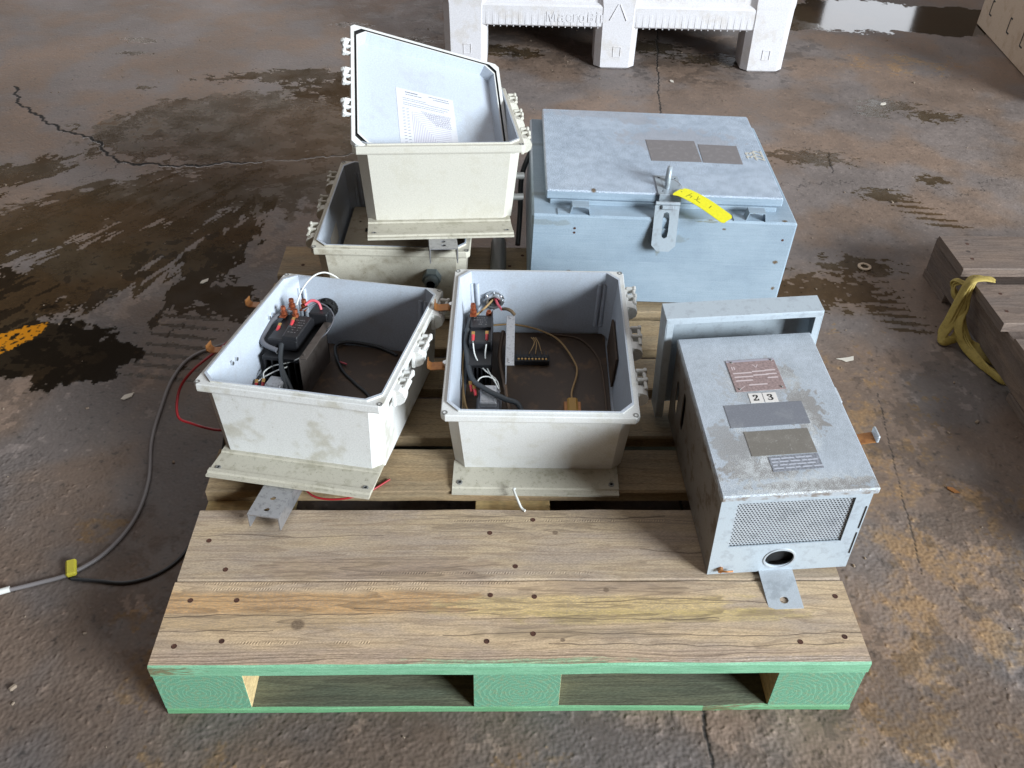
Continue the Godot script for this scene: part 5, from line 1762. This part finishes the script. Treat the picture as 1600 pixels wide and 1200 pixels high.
	var b5 := wood(512, 96, 345, Color(0.78, 0.69, 0.50), Color(0.60, 0.48, 0.31), Color(0.72, 0.63, 0.46), [], [], 5.0, 0.3, 0.3)
	M.bearer = uvmat(b5[0], Vector2(0.9, 0.16), Vector2(0.1, 0.2), 0.75, 0.0, b5[1], 0.08)
	var b3 := wood(768, 160, 350, Color(0.42, 0.42, 0.33), Color(0.22, 0.21, 0.17), Color(0.36, 0.38, 0.31), [], [], 5.0, 0.6)
	M.bottom = uvmat(b3[0], Vector2(1.0, 0.16), Vector2(0.5, 0.5), 0.8, 0.0, b3[1], 0.1)
	var b4 := wood(1024, 256, 360, Color(0.48, 0.41, 0.36), Color(0.27, 0.22, 0.20), Color(0.42, 0.37, 0.34), [], [[0.12, 0.5, 9.0], [0.14, 0.25, 8.0]], 14.0, 0.6)
	M.greywood = uvmat(b4[0], Vector2(0.8, 0.2), Vector2(0.5, 0.5), 0.8, 0.0, b4[1], 0.12)
	var gp := wood(1024, 64, 370, Color(0.44, 0.65, 0.51), Color(0.32, 0.49, 0.38), Color(0.51, 0.70, 0.57), [[0.5, 0.5, -0.2, 0.07, Color(0.46, 0.32, 0.22), 0.9]], [], 4.0, 0.5)
	M.green = uvmat(gp[0], Vector2(1.0, 0.0235), Vector2(0.5, 0.5), 0.65, 0.0, gp[1], 0.06)
	M.green_dark = uvmat(gp[0], Vector2(1.4, 0.02), Vector2(0.8, 0.5), 0.7, 0.0, gp[1], 0.06)
	M.green_dark.albedo_color = Color(0.86, 0.9, 0.82)
	for k in 3:
		var eg := end_grain(248, 172, 380 + k, [Vector2(110, 90), Vector2(136, 96), Vector2(40, 110)][k])
		var m := mat(Color.WHITE, 0.7)
		m.albedo_texture = eg[0]
		m.heightmap_enabled = true
		m.heightmap_texture = eg[1]
		m.heightmap_scale = 0.06
		M["end%d" % k] = m
	# blue cabinet
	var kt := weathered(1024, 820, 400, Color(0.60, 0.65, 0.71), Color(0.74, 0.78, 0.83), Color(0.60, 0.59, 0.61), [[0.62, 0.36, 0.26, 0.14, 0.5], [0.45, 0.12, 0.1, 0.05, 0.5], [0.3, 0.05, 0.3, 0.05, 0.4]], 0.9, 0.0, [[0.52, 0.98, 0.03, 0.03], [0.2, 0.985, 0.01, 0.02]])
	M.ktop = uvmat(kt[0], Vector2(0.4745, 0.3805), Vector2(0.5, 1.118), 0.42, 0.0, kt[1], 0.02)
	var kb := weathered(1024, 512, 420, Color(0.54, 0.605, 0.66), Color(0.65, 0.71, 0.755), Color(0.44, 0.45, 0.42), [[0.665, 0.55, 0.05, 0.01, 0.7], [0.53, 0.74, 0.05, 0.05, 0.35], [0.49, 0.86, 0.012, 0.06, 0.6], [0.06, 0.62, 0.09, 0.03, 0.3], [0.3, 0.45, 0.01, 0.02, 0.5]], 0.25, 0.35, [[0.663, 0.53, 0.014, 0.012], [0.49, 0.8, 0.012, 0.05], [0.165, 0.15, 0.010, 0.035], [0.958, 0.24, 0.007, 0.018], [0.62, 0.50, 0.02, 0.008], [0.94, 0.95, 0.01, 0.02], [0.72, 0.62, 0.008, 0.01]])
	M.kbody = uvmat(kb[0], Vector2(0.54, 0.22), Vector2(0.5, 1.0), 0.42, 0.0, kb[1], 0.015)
	M.ksticker = tri(grimy(Color(0.48, 0.46, 0.46), Color(0.52, 0.50, 0.50), Color(0.85, 0.85, 0.85), 0.8, 0.35, 430, 512, 0.02, 0.03), 5.0, 0.6)
	var kh := grimy(Color(0.66, 0.70, 0.73), Color(0.56, 0.58, 0.60), Color(0.40, 0.32, 0.26), 0.8, 0.4, 440, 256)
	M.khasp = tri(kh, 9.0, 0.4, 0.35, 0.01)
	# vented cabinet
	var nt := weathered(660, 1000, 450, Color(0.64, 0.67, 0.70), Color(0.75, 0.78, 0.82), Color(0.52, 0.50, 0.48), [[0.72, 0.52, 0.12, 0.16, 0.75], [0.3, 0.86, 0.3, 0.07, 0.75], [0.62, 0.955, 0.45, 0.03, 0.8], [0.22, 0.78, 0.14, 0.14, 0.6], [0.7, 0.28, 0.06, 0.05, 0.6], [0.82, 0.62, 0.04, 0.02, 0.8], [0.48, 0.34, 0.28, 0.16, 0.3], [0.12, 0.7, 0.1, 0.12, 0.5], [0.58, 0.985, 0.4, 0.03, 0.7]], 0.55, 0.0, [], [[0.35, 0.985, 0.4, 0.03, 0.9], [0.5, 0.93, 0.5, 0.05, 0.7], [0.36, 0.82, 0.12, 0.06, 0.8], [0.72, 0.62, 0.05, 0.1, 0.7], [0.22, 0.86, 0.12, 0.08, 0.6], [0.24, 0.6, 0.05, 0.05, 0.8], [0.7, 0.72, 0.05, 0.05, 0.8], [0.3, 0.34, 0.05, 0.1, 0.5], [0.7, 0.34, 0.1, 0.1, 0.5]])
	M.ntop = uvmat(nt[0], Vector2(0.219, 0.334), Vector2(0.505, 0.973), 0.36, 0.15, nt[1], 0.03)
	var ng := grimy(Color(0.71, 0.75, 0.78), Color(0.63, 0.66, 0.69), Color(0.46, 0.43, 0.40), 0.6, 0.25, 460, 512, 0.02, 0.06)
	M.ngalv = tri(ng, 4.0, 0.42, 0.2, 0.012)
	M.nbright = tri(grimy(Color(0.72, 0.74, 0.76), Color(0.62, 0.64, 0.66), Color(0.5, 0.48, 0.45), 0.7, 0.3, 470, 256), 6.0, 0.42, 0.25)
	M.nside = tri(grimy(Color(0.52, 0.50, 0.48), Color(0.40, 0.35, 0.30), Color(0.68, 0.68, 0.68), 1.0, 0.6, 480, 512, 0.012, 0.05), 3.5, 0.5, 0.15, 0.02)  # left wall: its shade is put into the brown, with pale scratches
	M.nside2 = tri(grimy(Color(0.70, 0.72, 0.74), Color(0.52, 0.48, 0.45), Color(0.4, 0.34, 0.3), 0.9, 0.5, 485, 256, 0.03, 0.08), 5.0, 0.45, 0.15, 0.02)
	M.npatch0 = tri(grimy(Color(0.45, 0.46, 0.49), Color(0.50, 0.51, 0.53), Color(0.6, 0.6, 0.62), 0.7, 0.3, 490, 256), 5.0, 0.32, 0.1)
	M.npatch1 = tri(grimy(Color(0.45, 0.43, 0.40), Color(0.50, 0.48, 0.45), Color(0.66, 0.66, 0.66), 0.7, 0.5, 495, 256), 5.0, 0.35, 0.1)
	# bins and strap
	M.binwhite = tri(grimy(Color(0.82, 0.81, 0.82), Color(0.76, 0.73, 0.70), Color(0.6, 0.56, 0.5), 0.5, 0.2, 500), 1.4, 0.45)
	M.binbeige = tri(grimy(Color(0.74, 0.66, 0.57), Color(0.66, 0.56, 0.46), Color(0.5, 0.42, 0.34), 0.6, 0.3, 510), 1.4, 0.55)
	M.strap = tri(grimy(Color(0.64, 0.56, 0.29), Color(0.50, 0.43, 0.22), Color(0.76, 0.71, 0.50), 0.9, 0.7, 520, 256, 0.03, 0.12), 14.0, 0.7, 0.0, 0.06)

# ---------------------------------------------------------------- scene
func area(called: String, pos: Vector3, look: Vector3, size: Vector2, energy: float, c: Color) -> void:
	var l := AreaLight3D.new()
	l.name = called
	l.area_size = size
	l.light_energy = energy
	l.light_color = c
	l.shadow_enabled = true
	l.area_range = 40.0
	add_child(l)
	l.look_at_from_position(pos, look, Vector3.FORWARD if absf(pos.y - look.y) > 5.0 and absf(pos.x - look.x) < 1.0 else Vector3.UP)

func _ready() -> void:
	var cam := Camera3D.new()
	cam.name = "camera"
	cam.position = Vector3(-0.03414, 1.21339, 0.6938)
	cam.rotation = Vector3(-0.70039, -0.03286, 0.02411)
	cam.fov = 2.0 * rad_to_deg(atan(600.0 / 1400.0))
	cam.near = 0.05
	cam.far = 60.0
	cam.current = true
	add_child(cam)
	var env := Environment.new()
	env.background_mode = Environment.BG_COLOR
	env.background_color = Color(0.33, 0.285, 0.245)
	env.tonemap_mode = Environment.TONE_MAPPER_LINEAR
	env.tonemap_exposure = 1.0
	env.sdfgi_enabled = true
	env.ssao_enabled = true
	env.ssil_enabled = true
	var we := WorldEnvironment.new()
	we.name = "environment"
	we.environment = env
	add_child(we)
	# daylight through the open side of the shed, right of and behind the camera
	area("doorway_daylight", Vector3(7.2, 3.75, 5.2), Vector3(0.1, 0.2, -0.5), Vector2(3.8, 3.2), 250.0, Color(0.93, 0.97, 1.0))
	# the pale roof overhead and the low light under the far side of the shed
	area("roof_daylight", Vector3(-0.3, 5.6, -3.8), Vector3(-0.3, 0.0, -3.799), Vector2(8.0, 7.0), 17.0, Color(0.97, 0.98, 1.0))
	area("far_side_daylight", Vector3(-2.0, 1.0, -10.0), Vector3(-1.0, 0.6, 0.0), Vector2(9.0, 1.6), 15.0, Color(0.98, 0.97, 0.98))
	# the far opening that the damp floor mirrors
	area("far_opening_daylight", Vector3(3.95, 2.2, -9.0), Vector3(0.6, 0.0, -1.5), Vector2(0.9, 1.2), 0.9, Color(0.95, 0.97, 1.0))
	materials()
	make_prints()
	var g := G.new()
	g.face([Vector3(-8, 0, -9), Vector3(8, 0, -9), Vector3(8, 0, 5), Vector3(-8, 0, 5)], Vector3.UP)
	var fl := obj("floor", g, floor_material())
	tag(fl, "stained brown concrete workshop floor with wet spills", "", "", "structure")
	pallet()
	enclosures()
	lid()
	steel_cabinet()
	vent_cabinet()
	bins()
	second_pallet()
	leads()
